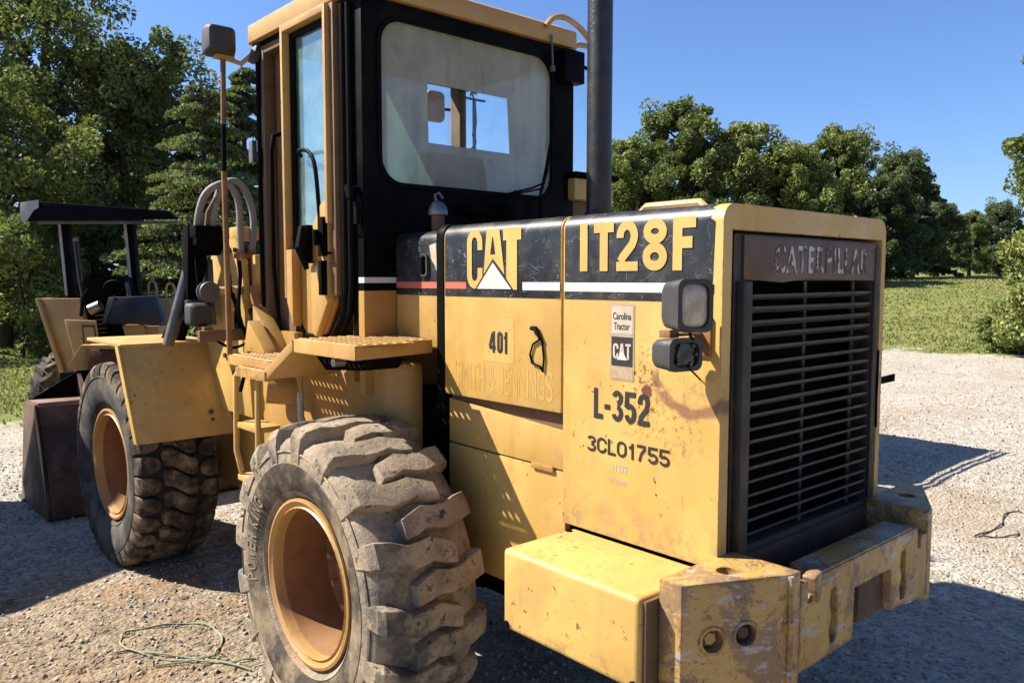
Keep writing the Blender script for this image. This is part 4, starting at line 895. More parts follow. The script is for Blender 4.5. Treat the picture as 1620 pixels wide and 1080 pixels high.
P('front_header', MB().box((cx0+.051,cy1-.05,3.095), (cx1-.056,cy1,3.126)), 'inner'); P('front_sill', MB().box((cx0+.051,cy1-.05,1.40), (cx1-.056,cy1,2.02)), 'tank')
P('windscreen', MB().box((cx0+.05,cy1-.030,2.02), (cx1-.055,cy1-.024,3.094)), 'glass')
P('right_window', MB().box((cx1-.030,cy0+.12,2.35), (cx1-.024,cy1-.10,3.06)), 'glass'); P('right_wall', MB().box((cx1-.05,cy0+.121,1.40), (cx1,cy1-.101,2.349)), 'inner'); P('right_header', MB().box((cx1-.05,cy0+.121,3.061), (cx1,cy1-.101,3.126)), 'inner')
P('cab_floor', MB().box((cx0+.05,cy0+.06,1.52), (cx1-.05,cy1-.05,1.56)), 'inner')
P('headliner', MB().box((cx0+.05,cy0+.06,3.085), (cx1-.05,cy1-.05,3.124)), 'inner')
# doorway in front of the door
P('door_pillar', holed([(1.245,1.56),(.985,1.56),(.985,3.12),(1.245,3.12)], [rrect(1.00,1.115,1.80,2.98,.06,5)], 'x', cx0+.055, cx0+.10), 'inner', bevel=.006)
P('doorway_post', MB().box((cx0-.012,1.165,1.58), (cx0+.05,1.192,3.10)), 'inner', bevel=.004); P('doorway_seal', MB().tube([(cx0-.02,1.215,3.10),(cx0-.02,1.215,1.60)], .013, 8), 'seal')
P('doorway_header', MB().box((cx0-.010,.86,3.06), (cx0+.05,1.164,3.10)), 'inner', bevel=.004); P('roof_gutter', MB().box((cx0-.012,.30,3.101), (cx0+.0,1.24,3.126)), 'seal')
P('doorway_bar', MB().tube([(cx0-.005,.97,2.62),(cx0-.06,.96,2.60),(cx0-.075,.955,2.52),(cx0-.078,.955,1.95),(cx0-.06,.95,1.66)], .013, 10), 'seal')
# door
dx0, dx1 = -.780, -.712
door = frame_ring([(.828,3.11),(.828,1.80),(.70,1.585),(.42,1.585),(.300,1.80),(.300,3.11)], [(.806,3.07),(.806,2.10),(.80,2.05),(.44,2.05),(.400,2.18),(.400,3.07)], 'x', dx0, dx1)
door = MB()
for a, b in (((dx0,.806,1.78),(dx1,.828,3.11)), ((dx0,.380,2.13),(dx1,.402,3.11)), ((dx0,.403,3.075),(dx1,.805,3.11))): door.box(a, b)
door = P('door', door, 'cabyellow', bevel=.003)
low = MB().prism([(.828,1.779),(.720,1.590),(.520,1.590),(.403,1.72),(.403,2.10),(.62,2.10),(.66,2.02),(.828,2.02)][0:0] or [(.805,1.78),(.805,2.02),(.79,2.06),(.60,2.06),(.50,2.20),(.403,2.30),(.403,1.76),(.52,1.592),(.72,1.592)], 'x', dx1-.018, dx1-.002); P('door_skin', low, 'cabyellow', door, .003)
P('door_rib', MB().prism([(.805,1.76),(.805,2.02),(.745,2.02),(.745,1.64)], 'x', dx0, dx1-.019), 'cabyellow', door, .004)
P('door_rib', MB().prism([(.403,1.78),(.403,1.99),(.50,1.99),(.57,1.93),(.57,1.62),(.53,1.60)], 'x', dx0+.01, dx1-.019), 'cabyellow', door, .004)
P('door_rib', MB().prism([(.403,2.0),(.403,2.25),(.47,2.22),(.62,2.04),(.62,1.95),(.58,1.95)], 'x', dx0+.012, dx1-.019), 'cabyellow', door, .004)
P('door_glass', MB().prism([(.805,3.074),(.403,3.074),(.403,2.302),(.50,2.20),(.60,2.062),(.805,2.062)], 'x', dx1-.012, dx1-.007), 'teal', door)
P('glass_channel', MB().box((dx1-.03,.765,2.02), (dx1-.014,.804,3.07)).box((dx1-.03,.404,3.045), (dx1-.014,.764,3.07)), 'seal', door)
P('door_handle', MB().box((dx0-.020,.55,1.95), (dx0+.02,.60,2.13)).tube([(dx0-.03,.56,2.12),(dx0-.05,.55,2.02),(dx0-.03,.53,1.92)], [.022,.03,.012], 8), 'seal', door, .004)
P('door_latch', MB().box((dx0-.012,.405,1.98), (dx0+.03,.455,2.16)).box((dx0-.02,.41,1.80), (dx0+.02,.44,1.96)).tube([(dx0-.03,.44,2.10),(dx0-.03,.43,2.03)], .016, 8), 'dark', door, .004)
P('door_grab', MB().tube(smoothp([(dx1-.03,.70,2.47),(dx1-.06,.66,2.49),(dx1-.06,.56,2.47),(dx1-.06,.50,2.38),(dx1-.05,.48,2.10)]), .010, 8), 'seal', door)
P('door_rear_edge', MB().box((dx0+.022,.345,1.80), (dx1+.0,.379,3.11)), 'inner', door, .004)
def sealpath(y_front, y_rear, x): return [(x,y_front,3.10),(x,y_front,1.84),(x,y_front-.04,1.70),(x,y_front-.14,1.60),(x,(y_front+y_rear)/2,1.595),(x,y_rear+.13,1.60),(x,y_rear+.02,1.72),(x,y_rear,1.84),(x,y_rear,3.10)]
P('door_seal', MB().tube(sealpath(.850, .318, -.722), .017, 8), 'seal', smooth=60); P('door_seal', MB().tube(sealpath(.880, .285, -.712), .016, 8), 'seal', smooth=60)
P('door_catch', MB().tube([(cx0-.01,.24,2.27),(cx0-.05,.235,2.275),(cx0-.05,.225,2.23)], [.022,.026,.016], 8).box((cx0-.03,.21,2.12),(cx0-.01,.235,2.22)), 'seal')
P('left_lower_wall', MB().box((cx0+.001,cy0+.101,1.40), (cx0+.03,.30,3.10)).box((cx0+.001,.86,1.40),(cx0+.03,cy1-.061,1.60)), 'tank')
# seat and controls inside
P('seat', MB().box((-.28,.55,1.80), (.22,1.0,1.92)).loft([[(x,.53-.02*q,1.9+.62*q) for x in (0,)] or [] for q in (0,)] if False else [[(x*(1-.12*q), .50+.06*q, 1.90+z) for x, z in ()] or [(-.24*(1-.30*q**4)-.08,.40-.10*q,1.9+.60*q),(.24*(1-.30*q**4)-.08,.40-.10*q,1.9+.60*q),(.24*(1-.30*q**4)-.08,.52-.10*q,1.9+.60*q),(-.24*(1-.30*q**4)-.08,.52-.10*q,1.9+.60*q)] for q in (0,.35,.6,.8,.92,1.0)]), 'dark', bevel=.03, seg=3)
P('steering_column', MB().tube([(-.03,1.12,1.56),(-.03,1.02,2.10)], .04, 10), 'dark'); P('steering_wheel', MB().lathe([(math.sin(q)*.015, .17+.015*math.cos(q)) for q in [i*math.pi/4 for i in range(9)]], (-.03,1.0,2.14), 'z', 24), 'seal')
P('console', MB().box((.26,.5,1.56), (.55,1.1,2.05)), 'dark', bevel=.02)
# wiper and its links
P('wiper', MB().tube([(.43,.170,2.59),(.40,.165,2.45),(.352,.165,2.31)], [.006,.012,.007], 6).tube([(.392,.17,2.385),(.30,.172,2.35),(.10,.175,2.30),(-.13,.18,2.272)], .006, 6).tube([(.385,.17,2.355),(.20,.172,2.315),(.0,.175,2.285)], .005, 6).tube([(.18,.17,2.33),(.18,.17,2.20)], .004, 6).tube([(.352,.165,2.31),(.34,.15,2.18)], .009, 6), 'seal')
P('wiper_motor', MB().box((-.16,.14,2.19), (.16,.199,2.245)).box((-.35,.16,2.20), (-.2,.199,2.225)).box((.02,.12,2.215), (.10,.16,2.262)), 'dark', bevel=.008)
P('corner_box', MB().box((.505,.13,2.93), (.655,.199,3.10)), 'black', bevel=.008); P('corner_stay', MB().tube([(.44,.17,3.16),(.445,.165,3.00)], .006, 6).tube([(.445,.165,3.0),(.445,.165,2.97)], .014, 8), 'greysteel')
P('roof_handrail', MB().tube(smoothp([(.40,.17,3.20),(.44,.15,3.245),(.56,.18,3.272),(.74,.24,3.262),(.90,.30,3.22)]), .016, 8).tube([(.65,.25,3.15),(.74,.26,3.185),(.86,.28,3.20)], .016, 8), 'cabyellow')
P('right_door_frame', MB().loft([[(.665,.20,3.06),(.72,.20,3.05),(.72,.23,3.05),(.665,.23,3.06)],[(.735,.12,3.02),(.79,.12,3.0),(.79,.15,3.0),(.735,.15,3.02)],[(.775,.10,2.46),(.815,.10,2.46),(.815,.13,2.46),(.775,.13,2.46)]]), 'seal'); P('right_door_glass', MB().add([(.645,.21,3.00),(.735,.125,2.98),(.775,.11,2.47),(.650,.21,2.46)], [(0,1,2,3)]), 'glass', smooth=0)
P('right_stay', MB().tube([(.70,.12,2.55),(.78,.10,2.49)], .008, 6), 'seal')
# mirrors, the pole
P('mirror_pole', MB().tube([(-.852,1.35,3.05),(-.858,1.35,2.70)], .014, 10), 'inner'); P('pole_sleeve', MB().tube([(-.858,1.35,2.70),(-.862,1.35,2.45)], .013, 10), 'seal')
P('pole_sleeve', MB().tube([(-.862,1.35,2.45),(-.866,1.33,1.46)], .015, 10), 'rimin')
P('mirror_arm', MB().box((-.90,1.32,3.040), (-.80,1.37,3.058)).tube([(-.84,1.35,3.05),(-.76,1.33,3.03),(-.705,1.28,3.09)], .014, 8), 'cabyellow')
mr = []
for q, k in ((-.07, .62), (-.055, .86), (-.01, 1.0), (.05, .97), (.075, .90)): mr.append([(-.868+x*k+.10*q, 1.35+q, 3.128+z*k) for x, z in rrect(-.082,.082,-.075,.082,.030)])
P('mirror', MB().loft(mr), 'plastic', bevel=.003); P('work_lamp', MB().box((-.74,1.20,3.02), (-.702,1.27,3.13), Matrix.Rotation(.3, 3, 'Y')), 'plastic', bevel=.01)
P('junction_box', MB().box((-.745,1.255,2.50), (-.715,1.30,2.62)), 'alu', bevel=.005); P('mirror', MB().prism(rrect(.57,.72,2.925,3.13,.04), 'y', 1.48, 1.52), 'mirror', bevel=.015); P('mirror_arm', MB().tube([(.72,1.5,3.02),(.80,1.48,3.02),(.80,1.40,2.98),(.66,1.255,2.98)], .01, 6), 'seal')
P('front_bracket', MB().tube([(.985,1.5,2.40),(.985,1.5,3.125)], .013, 8).box((.90,1.49,3.118),(1.08,1.51,3.130)), 'dark')
P('loose_wires', MB().tube(smoothp([(.95,1.5,3.14),(.97,1.49,3.22),(1.01,1.5,3.25),(1.0,1.5,3.16),(.95,1.5,3.2),(.99,1.5,3.10),(1.0,1.5,2.95),(.97,1.5,2.88),(1.0,1.5,2.83),(.93,1.5,2.76)]), .006, 6), 'seal')

# ---- platform, ladder, tank side
def grating(x0, x1, y0, y1, z0, z1, sx=.045, sy=.042, shear=None):
    nx, ny = max(1, round(abs(x1-x0)/sx)), max(1, round(abs(y1-y0)/sy)); mb = MB()
    for i in range(nx):
        for j in range(ny):
            ax0, ax1 = x0+(x1-x0)*i/nx, x0+(x1-x0)*(i+1)/nx; ay0, ay1 = y0+(y1-y0)*j/ny, y0+(y1-y0)*(j+1)/ny; mx, my = (ax0+ax1)/2, (ay0+ay1)/2
            o_ = [(ax1,my),(ax1,ay1),(mx,ay1),(ax0,ay1),(ax0,my),(ax0,ay0),(mx,ay0),(ax1,ay0)]; r_ = min(abs(ax1-ax0), abs(ay1-ay0))*.30
            h_ = [(mx+r_*math.cos(math.pi/4*k), my+r_*math.sin(math.pi/4*k)) for k in range(8)]
            vs = []
            for z, up in ((z1, 0), (z0, 0)): vs += [(x, y, z) for x, y in o_]+[(x, y, z+(.006 if z == z1 else 0)) for x, y in h_]
            fs = []
            for k in range(8):
                m_ = (k+1) % 8; fs += [(k, m_, 8+m_, 8+k), (16+k, 24+k, 24+m_, 16+m_), (8+k, 8+m_, 24+m_, 24+k)]
            mb.add(vs, fs)
    return mb
def edged(poly, z0, z1, th=.006):          # skirt along a deck edge
    return frame_ring(poly, [( (x+ sum(p[0] for p in poly)/len(poly)*.02)/1.02, (y+sum(p[1] for p in poly)/len(poly)*.02)/1.02) for x, y in poly], 'z', z0, z1)
P('deck', grating(-.985, -.705, -.20, .30, 1.606, 1.612), 'deck', smooth=0)
P('deck_edge', edged([(-.995,-.212),(-.556,-.118),(-.556,.18),(-.70,.31),(-.995,.31)], 1.556, 1.613), 'deck', bevel=.002); P('deck_tail', MB().prism([(-.985,-.205),(-.704,-.145),(-.704,-.199),(-.985,-.1995)], 'z', 1.606, 1.611), 'deck'); P('deck', grating(-.704, -.558, -.11, .185, 1.606, 1.612), 'deck', smooth=0)
P('deck', grating(-.990, -.69, .545, 1.0, 1.490, 1.496), 'deck', smooth=0); P('deck_edge', edged([(-1.0,.54),(-.68,.54),(-.68,1.01),(-1.0,1.01)], 1.448, 1.497), 'deck', bevel=.002)
P('step_plate', grating(-1.045, -.993, .50, .80, 1.450, 1.455), 'deck', smooth=0); P('deck_edge', edged([(-1.05,.49),(-.992,.49),(-.992,.81),(-1.05,.81)], 1.412, 1.456), 'deck', bevel=.002)
P('deck_ramp', MB().loft([[(-1.0,.310,1.560),(-.705,.310,1.560),(-.705,.310,1.611),(-1.0,.310,1.611)],[(-1.045,.488,1.420),(-.705,.488,1.420),(-.705,.520,1.494),(-1.045,.520,1.456)]]), 'deck', bevel=.003)
P('deck_bracket', MB().prism([(.30,1.547),(-.15,1.547),(-.10,1.50),(.20,1.48)], 'x', -.90, -.72), 'dark'); P('bracket_pin', MB().tube([(-.99,-.03,1.535),(-.94,-.03,1.535)], .018, 10), 'alu')
for y0 in (.945, .690):
    P('ladder_rail', MB().tube([(-.90,y0,1.448),(-.97,y0,1.438),(-.995,y0,1.39),(-.998,y0,1.15),(-1.0,y0,1.02),(-.985,y0-.03,.90),(-.93,y0-.06,.80)], .014, 8), 'yellow', smooth=60)
for z in (1.165, .90): P('ladder_step', MB().box((-1.0,.697,z-.028), (-.88,.940,z)), 'yellow', bevel=.004)
tk = [(-.66,.905),(-.66,.13)] + [(-.66+.11*(1-math.cos(R(a))), .13-.11*math.sin(R(a))) for a in (15,30,45,60,75,90)] + [(-.50,.02),(-.50,.905)]
P('fuel_tank', MB().prism(tk, 'z', .80, 1.50), 'tank', bevel=.03, seg=3, smooth=50)
P('front_tank', MB().box((-.655,.915,.80), (-.2,1.40,1.46)), 'tank', bevel=.02); P('tank_cylinder', MB().tube([(-.76,1.10,1.30),(-.60,1.02,1.28)], .085, 18), 'tank', bevel=.006)
P('cab_step', MB().prism([(1.22,1.50),(.96,1.50),(1.05,1.60),(1.22,1.74)], 'x', -.78, -.70), 'cabyellow', bevel=.006); P('cab_step', MB().prism([(1.16,1.497),(.90,1.497),(.93,1.53),(1.10,1.66)], 'x', -.86, -.79), 'cabyellow', bevel=.006)
P('tank_hose', MB().tube([(-.72,.80,1.30),(-.73,.78,1.18),(-.70,.76,1.05)], .018, 8), 'paleedge')

# ---- front frame, tower, hoses, arms, fenders, bucket
fr = Matrix.Rotation(fwz, 4, 'Z')
P('front_frame', MB().box((-.42,1.5,.45), (.42,3.35,1.05)), 'yellow', bevel=.02); P('front_axle', MB().lathe([(-.75,.11),(-.35,.13),(-.2,.22),(.2,.22),(.35,.13),(.75,.11)], (.04,2.82,.615), 'x', 20), 'yellow')
for s_ in (-1, 1):
    x_ = -.60 if s_ < 0 else .56
    tw_ = holed([(1.62,1.05),(2.55,1.05),(2.20,2.02),(2.10,2.12),(1.80,2.12),(1.72,1.95)], [disc(.075, 14, 1.95, 1.86), rrect(1.80,1.95,1.52,1.70,.05)], 'x', x_-.02, x_+.02)
    P('tower_plate', tw_, 'yellow', bevel=.006)
P('tower_head', MB().box((-.62,1.78,2.11), (-.48,1.90,2.19)), 'yellow', bevel=.008)
P('tower_rear_plate', MB().box((-.58,1.64,1.05), (.54,1.68,1.72)), 'yellow', bevel=.006); P('tower_post', MB().box((-.56,1.66,1.4), (-.50,1.72,2.02)).box((-.44,1.66,1.4), (-.40,1.72,1.95)), 'yellow', bevel=.006)
P('lift_arm', MB().prism([(2.0,2.12),(2.14,2.12),(2.55,1.60),(3.3,1.05),(4.05,.62),(4.0,.40),(3.2,.85),(2.46,1.42),(2.0,1.95)], 'x', -.78, -.72), 'dark', bevel=.008)
P('lift_arm', MB().prism([(2.0,2.12),(2.14,2.12),(2.55,1.60),(3.3,1.05),(4.05,.62),(4.0,.40),(3.2,.85),(2.46,1.42),(2.0,1.95)], 'x', .62, .68), 'yellow', bevel=.008)
P('lift_cylinder', MB().tube([(-.765,2.12,2.03),(-.93,2.12,1.47)], .034, 14), 'greysteel'); P('pivot_head', MB().prism(disc(.10, 18, 2.05, 2.12), 'x', -.78, -.63), 'dark', bevel=.01)
P('link_bar', MB().prism([(2.05,2.0),(2.12,1.98),(2.10,1.62),(2.02,1.60)], 'x', -.70, -.665), 'greysteel', bevel=.006)
P('link_arm', MB().prism([(2.0,2.20),(2.10,2.20),(2.16,1.62),(2.06,1.62)], 'x', -.83, -.79), 'dark', bevel=.008)
P('roller', MB().lathe([(-.05,.0),(-.05,.060),(-.035,.062),(-.03,.05),(.0,.05),(.005,.062),(.02,.060),(.02,0)], (-.80,1.80,1.80), 'y', 20), 'greysteel'); P('roller_arm', MB().tube([(-.79,1.80,1.80),(-.62,1.72,1.81)], .028, 10), 'cabyellow')
P('hydraulic_hose', MB().tube(smoothp([(-.83,1.85,2.15),(-.825,1.84,2.25),(-.79,1.82,2.37),(-.72,1.80,2.43),(-.65,1.79,2.43),(-.60,1.79,2.33),(-.60,1.78,2.10),(-.60,1.77,2.03)]), .021, 10), 'hose', smooth=60)
P('hydraulic_hose', MB().tube(smoothp([(-.74,1.85,2.16),(-.735,1.84,2.25),(-.71,1.82,2.38),(-.655,1.80,2.455),(-.58,1.79,2.44),(-.525,1.79,2.33),(-.515,1.78,2.20),(-.535,1.77,2.05)]), .021, 10), 'hose', smooth=60)
P('hose_sleeve', MB().tube([(-.77,1.86,2.17),(-.76,1.85,2.27),(-.72,1.82,2.36)], .018, 8), 'inner', smooth=60)
P('hose_fitting', MB().tube([(-.60,1.77,2.03),(-.60,1.765,1.80)], .028, 10).tube([(-.535,1.77,2.05),(-.535,1.765,1.80)], .024, 10).box((-.64,1.75,2.00),(-.50,1.79,2.03)), 'rimin'); P('hose_pipe', MB().tube([(-.60,1.765,1.80),(-.59,1.72,1.50)], .024, 10).tube([(-.535,1.765,1.80),(-.52,1.72,1.50)], .022, 10), 'yellow')
P('hose_clamp', MB().box((-.86,1.80,2.12), (-.70,1.90,2.19)), 'dark', bevel=.01)
P('lamp_bar', MB().box((-.905,1.66,1.515), (-.56,1.70,1.580)), 'inner', bevel=.006)
wl = MB().loft([[(-.845+x*k, 1.80+q, 1.668+z*k) for x, z in rrect(-.072,.072,-.068,.068,.025)] for q, k in ((-.05,.75),(-.03,.97),(.03,1),(.06,.98))]); P('work_lamp', wl, 'plastic', bevel=.003); P('lamp_bracket', MB().box((-.87,1.68,1.56), (-.82,1.80,1.60)), 'rimin')
P('cable', MB().tube([(-.62,1.60,1.70),(-.60,1.56,1.60),(-.64,1.55,1.50),(-.62,1.56,1.42),(-.66,1.58,1.30)], .024, 8), 'seal'); P('cable', MB().tube([(-.70,1.74,1.86),(-.66,1.72,1.72),(-.64,1.70,1.55)], .014, 8), 'seal')
for q_, (a_, b_) in enumerate((((-.66,1.66,1.98), (-.64,1.62,1.35)), ((-.47,1.64,1.90), (-.50,1.60,1.30)), ((-.54,1.62,1.62), (-.70,1.60,1.22)))):
    m_ = ((a_[0]+b_[0])/2-.04, a_[1]-.05, (a_[2]+b_[2])/2); P('hydraulic_line', MB().tube(smoothp([a_, (a_[0]-.01, a_[1]-.03, a_[2]-.1), m_, (b_[0]+.02, b_[1]-.02, b_[2]+.1), b_]), .012, 8), 'seal' if q_ != 1 else 'greysteel')
for y_, z_ in ((1.80,2.05),(1.88,2.05),(1.80,1.42),(2.0,1.40),(2.15,1.60),(1.86,1.30)): P('tower_bolt', MB().prism(disc(.016, 6, y_, z_), 'x', -.6205, -.634), 'rustplate')
P('valve_block', MB().box((-.60,1.60,1.72), (-.46,1.66,1.84)).box((-.57,1.57,1.75), (-.52,1.60,1.80)), 'rimin', bevel=.006)
P('arm_pin', MB().tube([(-.80,2.04,2.12), (-.77,2.04,2.12)], .045, 16), 'greysteel'); P('grease_line', MB().tube(smoothp([(-.79,2.0,2.05), (-.80,1.95,1.85), (-.78,1.90,1.66), (-.80,1.84,1.60)]), .007, 6), 'seal')
P('link_pin', MB().tube([(-.84,2.05,1.72), (-.70,2.05,1.72)], .030, 12), 'greysteel'); P('wire_loom', MB().tube(smoothp([(-.82,1.80,1.60), (-.78,1.74,1.52), (-.70,1.70,1.47), (-.62,1.66,1.50)]), .009, 6), 'seal')
def fender(s_):
    rings = []
    for y, z in ((2.30,1.455),(1.985,.905)):
        rings.append([((-1.155 if s_ < 0 else 1.20) , y, z), ((-.575 if s_ < 0 else .62), y, z), ((-.575 if s_ < 0 else .62), y+.010, z+.014), ((-1.155 if s_ < 0 else 1.20), y+.010, z+.014)])
    mb = MB().loft(rings); a, b = (-1.155, -.575) if s_ < 0 else (.62, 1.20)
    mb.prism([(2.295,1.4565),(2.300,1.476),(3.05,1.480),(3.06,1.462)], 'x', a, b)
    mb.prism([(2.30,1.47),(1.985,.905),(2.045,.905),(2.36,1.46)], 'x', a-.014 if s_ < 0 else a, a-.001 if s_ < 0 else a+.013)
    return mb
f1 = P('front_fender', fender(-1), 'fender', bevel=.003); P('front_fender', fender(1), 'fender', bevel=.003)
P('fender_stay', MB().prism([(2.25,1.45),(2.05,1.10),(1.70,1.05),(1.70,1.50),(2.0,1.56)], 'x', -.60, -.585), 'yellow', bevel=.004)
for (y, z), r_ in zip(((2.06,1.045),(2.035,1.00)), (.016,.012)): 
    o = P('rust_hole', MB().prism(disc(r_, 10), 'y', 0, -.002), 'rustplate', f1); o.location = (-.70, y-.004, z); o.rotation_euler = (R(-29.8), 0, 0)
bk = MB(); bp = [(3.98,.02),(3.97,.12),(4.06,.40),(4.28,.875),(4.66,.86),(4.645,.845),(4.30,.855),(4.09,.40),(4.0,.13),(4.02,.045),(4.92,.02),(4.92,.0)]
B_ = P('bucket', MB().prism(bp, 'x', -1.235, 1.30), 'bucket', bevel=.004); P('end_plate', MB().prism([(3.975,.01),(3.96,.14),(4.285,.882),(4.67,.868),(4.93,.01)], 'x', -1.262, -1.236), 'bucket', B_, .004); P('end_plate', MB().prism([(3.975,.01),(3.96,.14),(4.285,.882),(4.67,.868),(4.93,.01)], 'x', 1.301, 1.325), 'bucket', B_, .004)
P('back_sheet', MB().prism([(3.955,.03),(3.945,.14),(4.27,.86),(4.275,.82),(3.965,.14)], 'x', -1.234, 1.29), 'bucket', B_)
P('pale_strip', MB().prism([(4.27,.86),(4.28,.895),(4.60,.885),(4.60,.868)], 'x', -1.235, 1.30), 'bucketedge', B_, .003); P('pale_strip', MB().prism([(3.962,.15),(4.285,.884),(4.225,.882),(4.06,.55)][::-1], 'x', -1.268, -1.2625), 'bucketedge', B_)  # paler reddish strips along the bucket ledge and end plate
P('spill_guard', MB().prism([(-1.235,.878),(-.86,1.10),(.90,1.10),(1.30,.878)], 'y', 4.61, 4.63), 'dark', B_, .003); P('guard_rib', MB().prism([(4.40,.895),(4.605,1.08),(4.605,.895)], 'x', -.87, -.84), 'bucketedge', B_)
P('cutting_edge', MB().prism([(4.80,-.005),(5.05,-.005),(5.03,.02),(4.80,.024)], 'x', -1.27, 1.33), 'greysteel', B_)

# ================================================================== CANOPIED TRACTOR BEHIND THE BUCKET
tx, ty = place(150, 9.2)
T = thing('canopied_tractor', 'old yellow open tractor under a black sheet canopy on two posts, beyond the loader bucket', 'tractor', (tx, ty, 0), -YAW)
sc = 9.2/1270
def L(px, py, y=0.): return ((px-810)*(9.2+y)/1270+660*sc, y, 1.87+(443-py)*(9.2+y)/1270)     # metres across, along and up on the tractor
def tb(name, px0, py0, px1, py1, y0, y1, mat, bevel=.01, parent=T):
    a = L(px0, py1, y0); b = L(px1, py0, y0); return P(name, MB().box((a[0], y0, a[2]), (b[0], y1, b[2])), mat, parent, bevel)
def tp(name, pts, y0, y1, mat, bevel=.006, parent=T): return P(name, MB().prism([(L(a, b, y0)[0], L(a, b, y0)[2]) for a, b in pts], 'y', y0, y1), mat, parent, bevel)
can = MB().loft([[L(42,351,-.25),L(67,320,-.25),L(272,335,-.25),L(285,348,-.25)],[L(52,352,1.2),L(72,326,1.2),L(276,337,1.2),L(292,347,1.2)]]); can = P('canopy', can, 'canopy', T, .008)
tp('canopy_edge', [(38,350),(40,322),(68,318),(68,330),(60,334),(46,354)], -.265, -.252, 'paleedge', .002, can)
for y_ in (-.18, .9):
    a_, b_ = L(66, 355, y_), L(284, 352, y_); P('canopy_rib', MB().box((a_[0], y_, a_[2]), (b_[0], y_+.05, a_[2]+.03)), 'greysteel', can)
for px in (97, 201):
    P('canopy_post', MB().loft([[(L(px-6+d_,0)[0],.10,z),(L(px+6+d_,0)[0],.10,z),(L(px+6+d_,0)[0],.20,z),(L(px-6+d_,0)[0],.20,z)] for z, d_ in ((L(0,475)[2], 7), (L(0,348)[2], 0))]), 'canopy', T, .006); P('post_stripe', MB().loft([[(L(px-6.5+d_,0)[0],.085,z),(L(px-2.5+d_,0)[0],.085,z),(L(px-2.5+d_,0)[0],.099,z),(L(px-6.5+d_,0)[0],.099,z)] for z, d_ in ((L(0,468)[2], 7), (L(0,352)[2], 0))]), 'paleedge', T)
P('exhaust_pipe', MB().tube([L(133,470,.5), L(129,440,.5), L(124,380,.5)], .028, 10), 'stack', T); P('rain_cap', MB().tube([L(121,381,.5), L(127,378,.5)], .035, 10), 'alu', T)
tp('rear_fender', [(60,472),(126,472),(150,600),(94,600)], -.30, -.22, 'tractor'); tp('fender_side', [(56,472),(62,472),(100,600),(92,600)], -.34, -.06, 'tractor')
P('grab_loop', MB().tube(smoothp([L(236,475,.1),L(236,452,.1),L(242,445,.1),L(248,452,.1),L(248,475,.1)]), .014, 8), 'tractor', T); P('grab_loop', MB().tube(smoothp([L(264,480,.1),L(264,456,.1),L(270,448,.1),L(277,456,.1),L(277,480,.1)]), .014, 8), 'tractor', T)
tp('right_fender', [(240,472),(290,470),(292,560),(250,560)], .0, .10, 'tractor')
bx = MB().loft([[L(101,505,-.75),L(152,507,-.75),L(152,507,-.40),L(101,505,-.40)],[L(117,578,-.75),L(157,572,-.75),L(157,572,-.40),L(117,578,-.40)]]); bx = P('tool_box', bx, 'tractor', T, .012)
P('box_outline', frame_ring([L(x, y, -.755)[::2] for x, y in ((128,514),(149,514),(152,546),(130,546))], [L(x, y, -.755)[::2] for x, y in ((130,517),(147,517),(149,543),(132,543))], 'y', -.752, -.757), 'rustplate', bx)
tp('step_ledge', [(128,546),(222,546),(222,552),(134,552)], -1.0, -.76, 'tractor'); tp('step_face', [(136,553),(224,553),(222,585),(124,588)], -.80, -.77, 'rustplate'); tp('step_side', [(126,545),(134,548),(124,596),(102,580)], -.95, -.85, 'tractor')
tp('engine_block', [(128,470),(240,470),(244,575),(130,575)], -.10, .45, 'dark'); tp('seat', [(130,446),(138,438),(190,438),(200,470),(132,480)], -.30, .0, 'dark', .02)
tp('console', [(160,512),(172,470),(245,468),(258,508),(250,514)], -.62, -.50, 'navy', .01); tp('console_edge', [(160,512),(180,468),(184,468),(166,510)], -.63, -.621, 'greysteel', .001)
P('steering_wheel', MB().tube([L(182+16*math.cos(a_*.449), 455+11*math.sin(a_*.449), -.40+.10*math.sin(a_*.449)) for a_ in range(15)], .013, 8), 'seal', T); P('steering_column', MB().tube([L(205,448,-.3), L(208,490,-.4)], .035, 8), 'greysteel', T)
P('lever', MB().tube([L(128,500,-.5), L(132,470,-.5), L(140,458,-.5)], .02, 8), 'seal', T); P('lever', MB().tube([L(212,470,-.45), L(206,440,-.42)], .016, 8), 'seal', T); P('filter_can', MB().tube([L(143,490,-.42), L(160,483,-.42)], .06, 12), 'alu', T)
tp('pedestal', [(192,514),(226,514),(232,545),(200,545)], -.55, -.35, 'tractor'); tp('pedestal', [(228,516),(250,516),(250,545),(234,545)], -.52, -.30, 'tractor')
for i in range(5): tp('engine_fin', [(150,498+i*7),(166,496+i*7),(166,499+i*7),(150,501+i*7)], -.15, -.11, 'greysteel', 0)
tp('chassis', [(90,590),(250,580),(250,660),(96,660)], -.6, .6, 'dark')
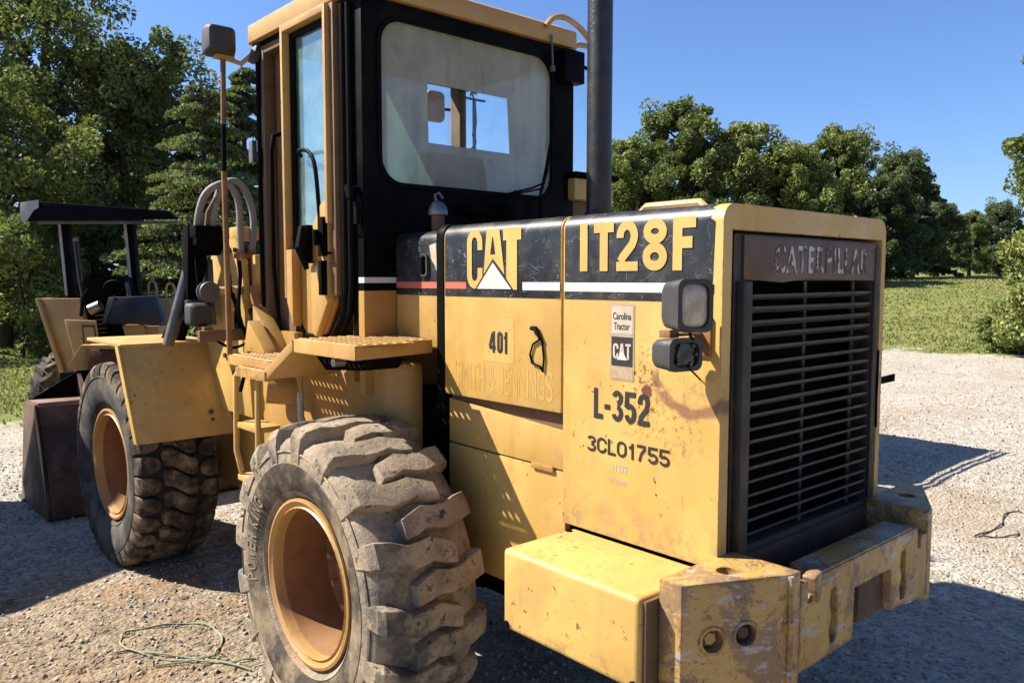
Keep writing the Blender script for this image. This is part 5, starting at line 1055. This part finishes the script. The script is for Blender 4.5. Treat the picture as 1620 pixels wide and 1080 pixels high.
# tractor wheels: chevron tyre at the left, a second hidden behind the bucket
def twheel(px, y, r):
    x = L(px, 0)[0]; o = P('wheel', MB().lathe([(-.10,r*.50),(-.12,r*.56),(-.09,r*.5),(-.02,r*.45),(0,0)], (0,0,0), 'x', 28), 'tractor', T); o.location = (x, y, r-.02)
    P('tyre', MB().lathe([(-.10,r*.54),(-.145,r*.66),(-.15,r*.8),(-.125,r*.90),(-.06,r*.93),(.06,r*.93),(.125,r*.9),(.15,r*.8),(.145,r*.66),(.10,r*.54)], (0,0,0), 'x', 48), 'rubberF', o, 0, 60); lg = MB()
    for i in range(18):
        for s_ in (1, -1):
            rings = []
            for u in range(5):
                w_ = s_*(.14-.036*u); a0 = (i+(.5 if s_ < 0 else 0))*2*math.pi/18+u*.055; rr = r*(.985 if u else .94)
                rings.append([(w_, q*math.cos(a0+da), q*math.sin(a0+da)) for q, da in ((r*.90,-.075),(rr,-.05),(rr,.05),(r*.90,.075))])
            lg.loft(rings)
    P('tread', lg, 'rubberT', o, 0, 30); return o
twheel(84, .15, .53); twheel(262, .15, .53); twheel(80, 1.8, .45); twheel(250, 1.8, .45)

# ================================================================== SMALL THINGS ON THE LOT
def gz(x, y): return float(ground_z(np.array(x), np.array(y)))
def lying(pts, r, up=.008): return [(x, y, gz(x, y)+up+.006*math.sin(i*1.1)) for i, (x, y) in enumerate(pts)]
st = MB().tube(lying(smoothp([(-1.07,.67),(-1.20,.95),(-1.38,1.18),(-1.46,1.33),(-1.44,1.44),(-1.38,1.50),(-1.22,1.46),(-1.07,1.40),(-1.02,1.25),(-1.04,1.10),(-1.10,1.0),(-1.14,.95)]), .01), .0055, 6).tube(lying(smoothp([(-1.46,1.30),(-1.36,1.10),(-1.20,.90),(-1.08,.80),(-1.0,.78)]), .01), .005, 6).tube(lying([(-1.40,1.03),(-1.28,.96),(-1.15,.93)], .01), .005, 6)
tag(P('strap', st, 'strap', None), 'faded green strap lying in a loop on the gravel in front of the rear tyre', 'strap')
tag(P('wire', MB().tube(lying(smoothp([(3.70,-.90),(3.95,-.93),(4.25,-.91),(4.45,-.86),(4.62,-.86),(4.66,-.93)]), .01), .006, 6).tube(lying(smoothp([(3.72,-.92),(3.80,-1.02),(3.95,-1.10),(4.05,-1.08)]), .01), .006, 6), 'wire', None), 'bent rusty wire lying on the gravel right of the counterweight', 'wire')

# added unseen shade casters for the lot: one off left, one behind the hood
bn = thing('left_shade_caster', 'unseen shade caster added beyond the left edge, shaped as a long steel bin', 'shade caster', (-1.98, 4.62, 0), R(20.8))
P('caster_body', MB().box((-4.0,.0,.15), (0,2.0,2.35)), 'bucket', bn, .01); P('caster_lid', MB().box((-4.02,-.02,2.351), (.02,2.02,2.40)), 'bucket', bn, .01)
for i_ in range(7): P('caster_rib', MB().box((-3.9+i_*.62,-.04,.2), (-3.83+i_*.62,-.001,2.34)), 'bucket', bn)
rk = thing('hood_shade_caster', 'unseen shade caster added behind the loader hood, a flat roof on thin legs', 'hood_shade_caster', (6.02, 1.345, 0), 0)
P('caster_sheet', MB().box((-2.4,.16,1.86), (0,1.5,1.90)), 'greysteel', rk)
for y_ in (.0, .07): P('caster_rail', MB().box((-2.4,y_,1.86), (0,y_+.022,1.89)), 'greysteel', rk)
for x_, y_ in ((-.08,1.4),(-2.3,1.4),(-2.3,.2)): P('leg', MB().box((x_-.03,y_-.03,0), (x_+.03,y_+.03,1.859)), 'greysteel', rk)
P('leg', MB().box((-.5,.7,0), (-.44,.76,1.859)), 'greysteel', rk)
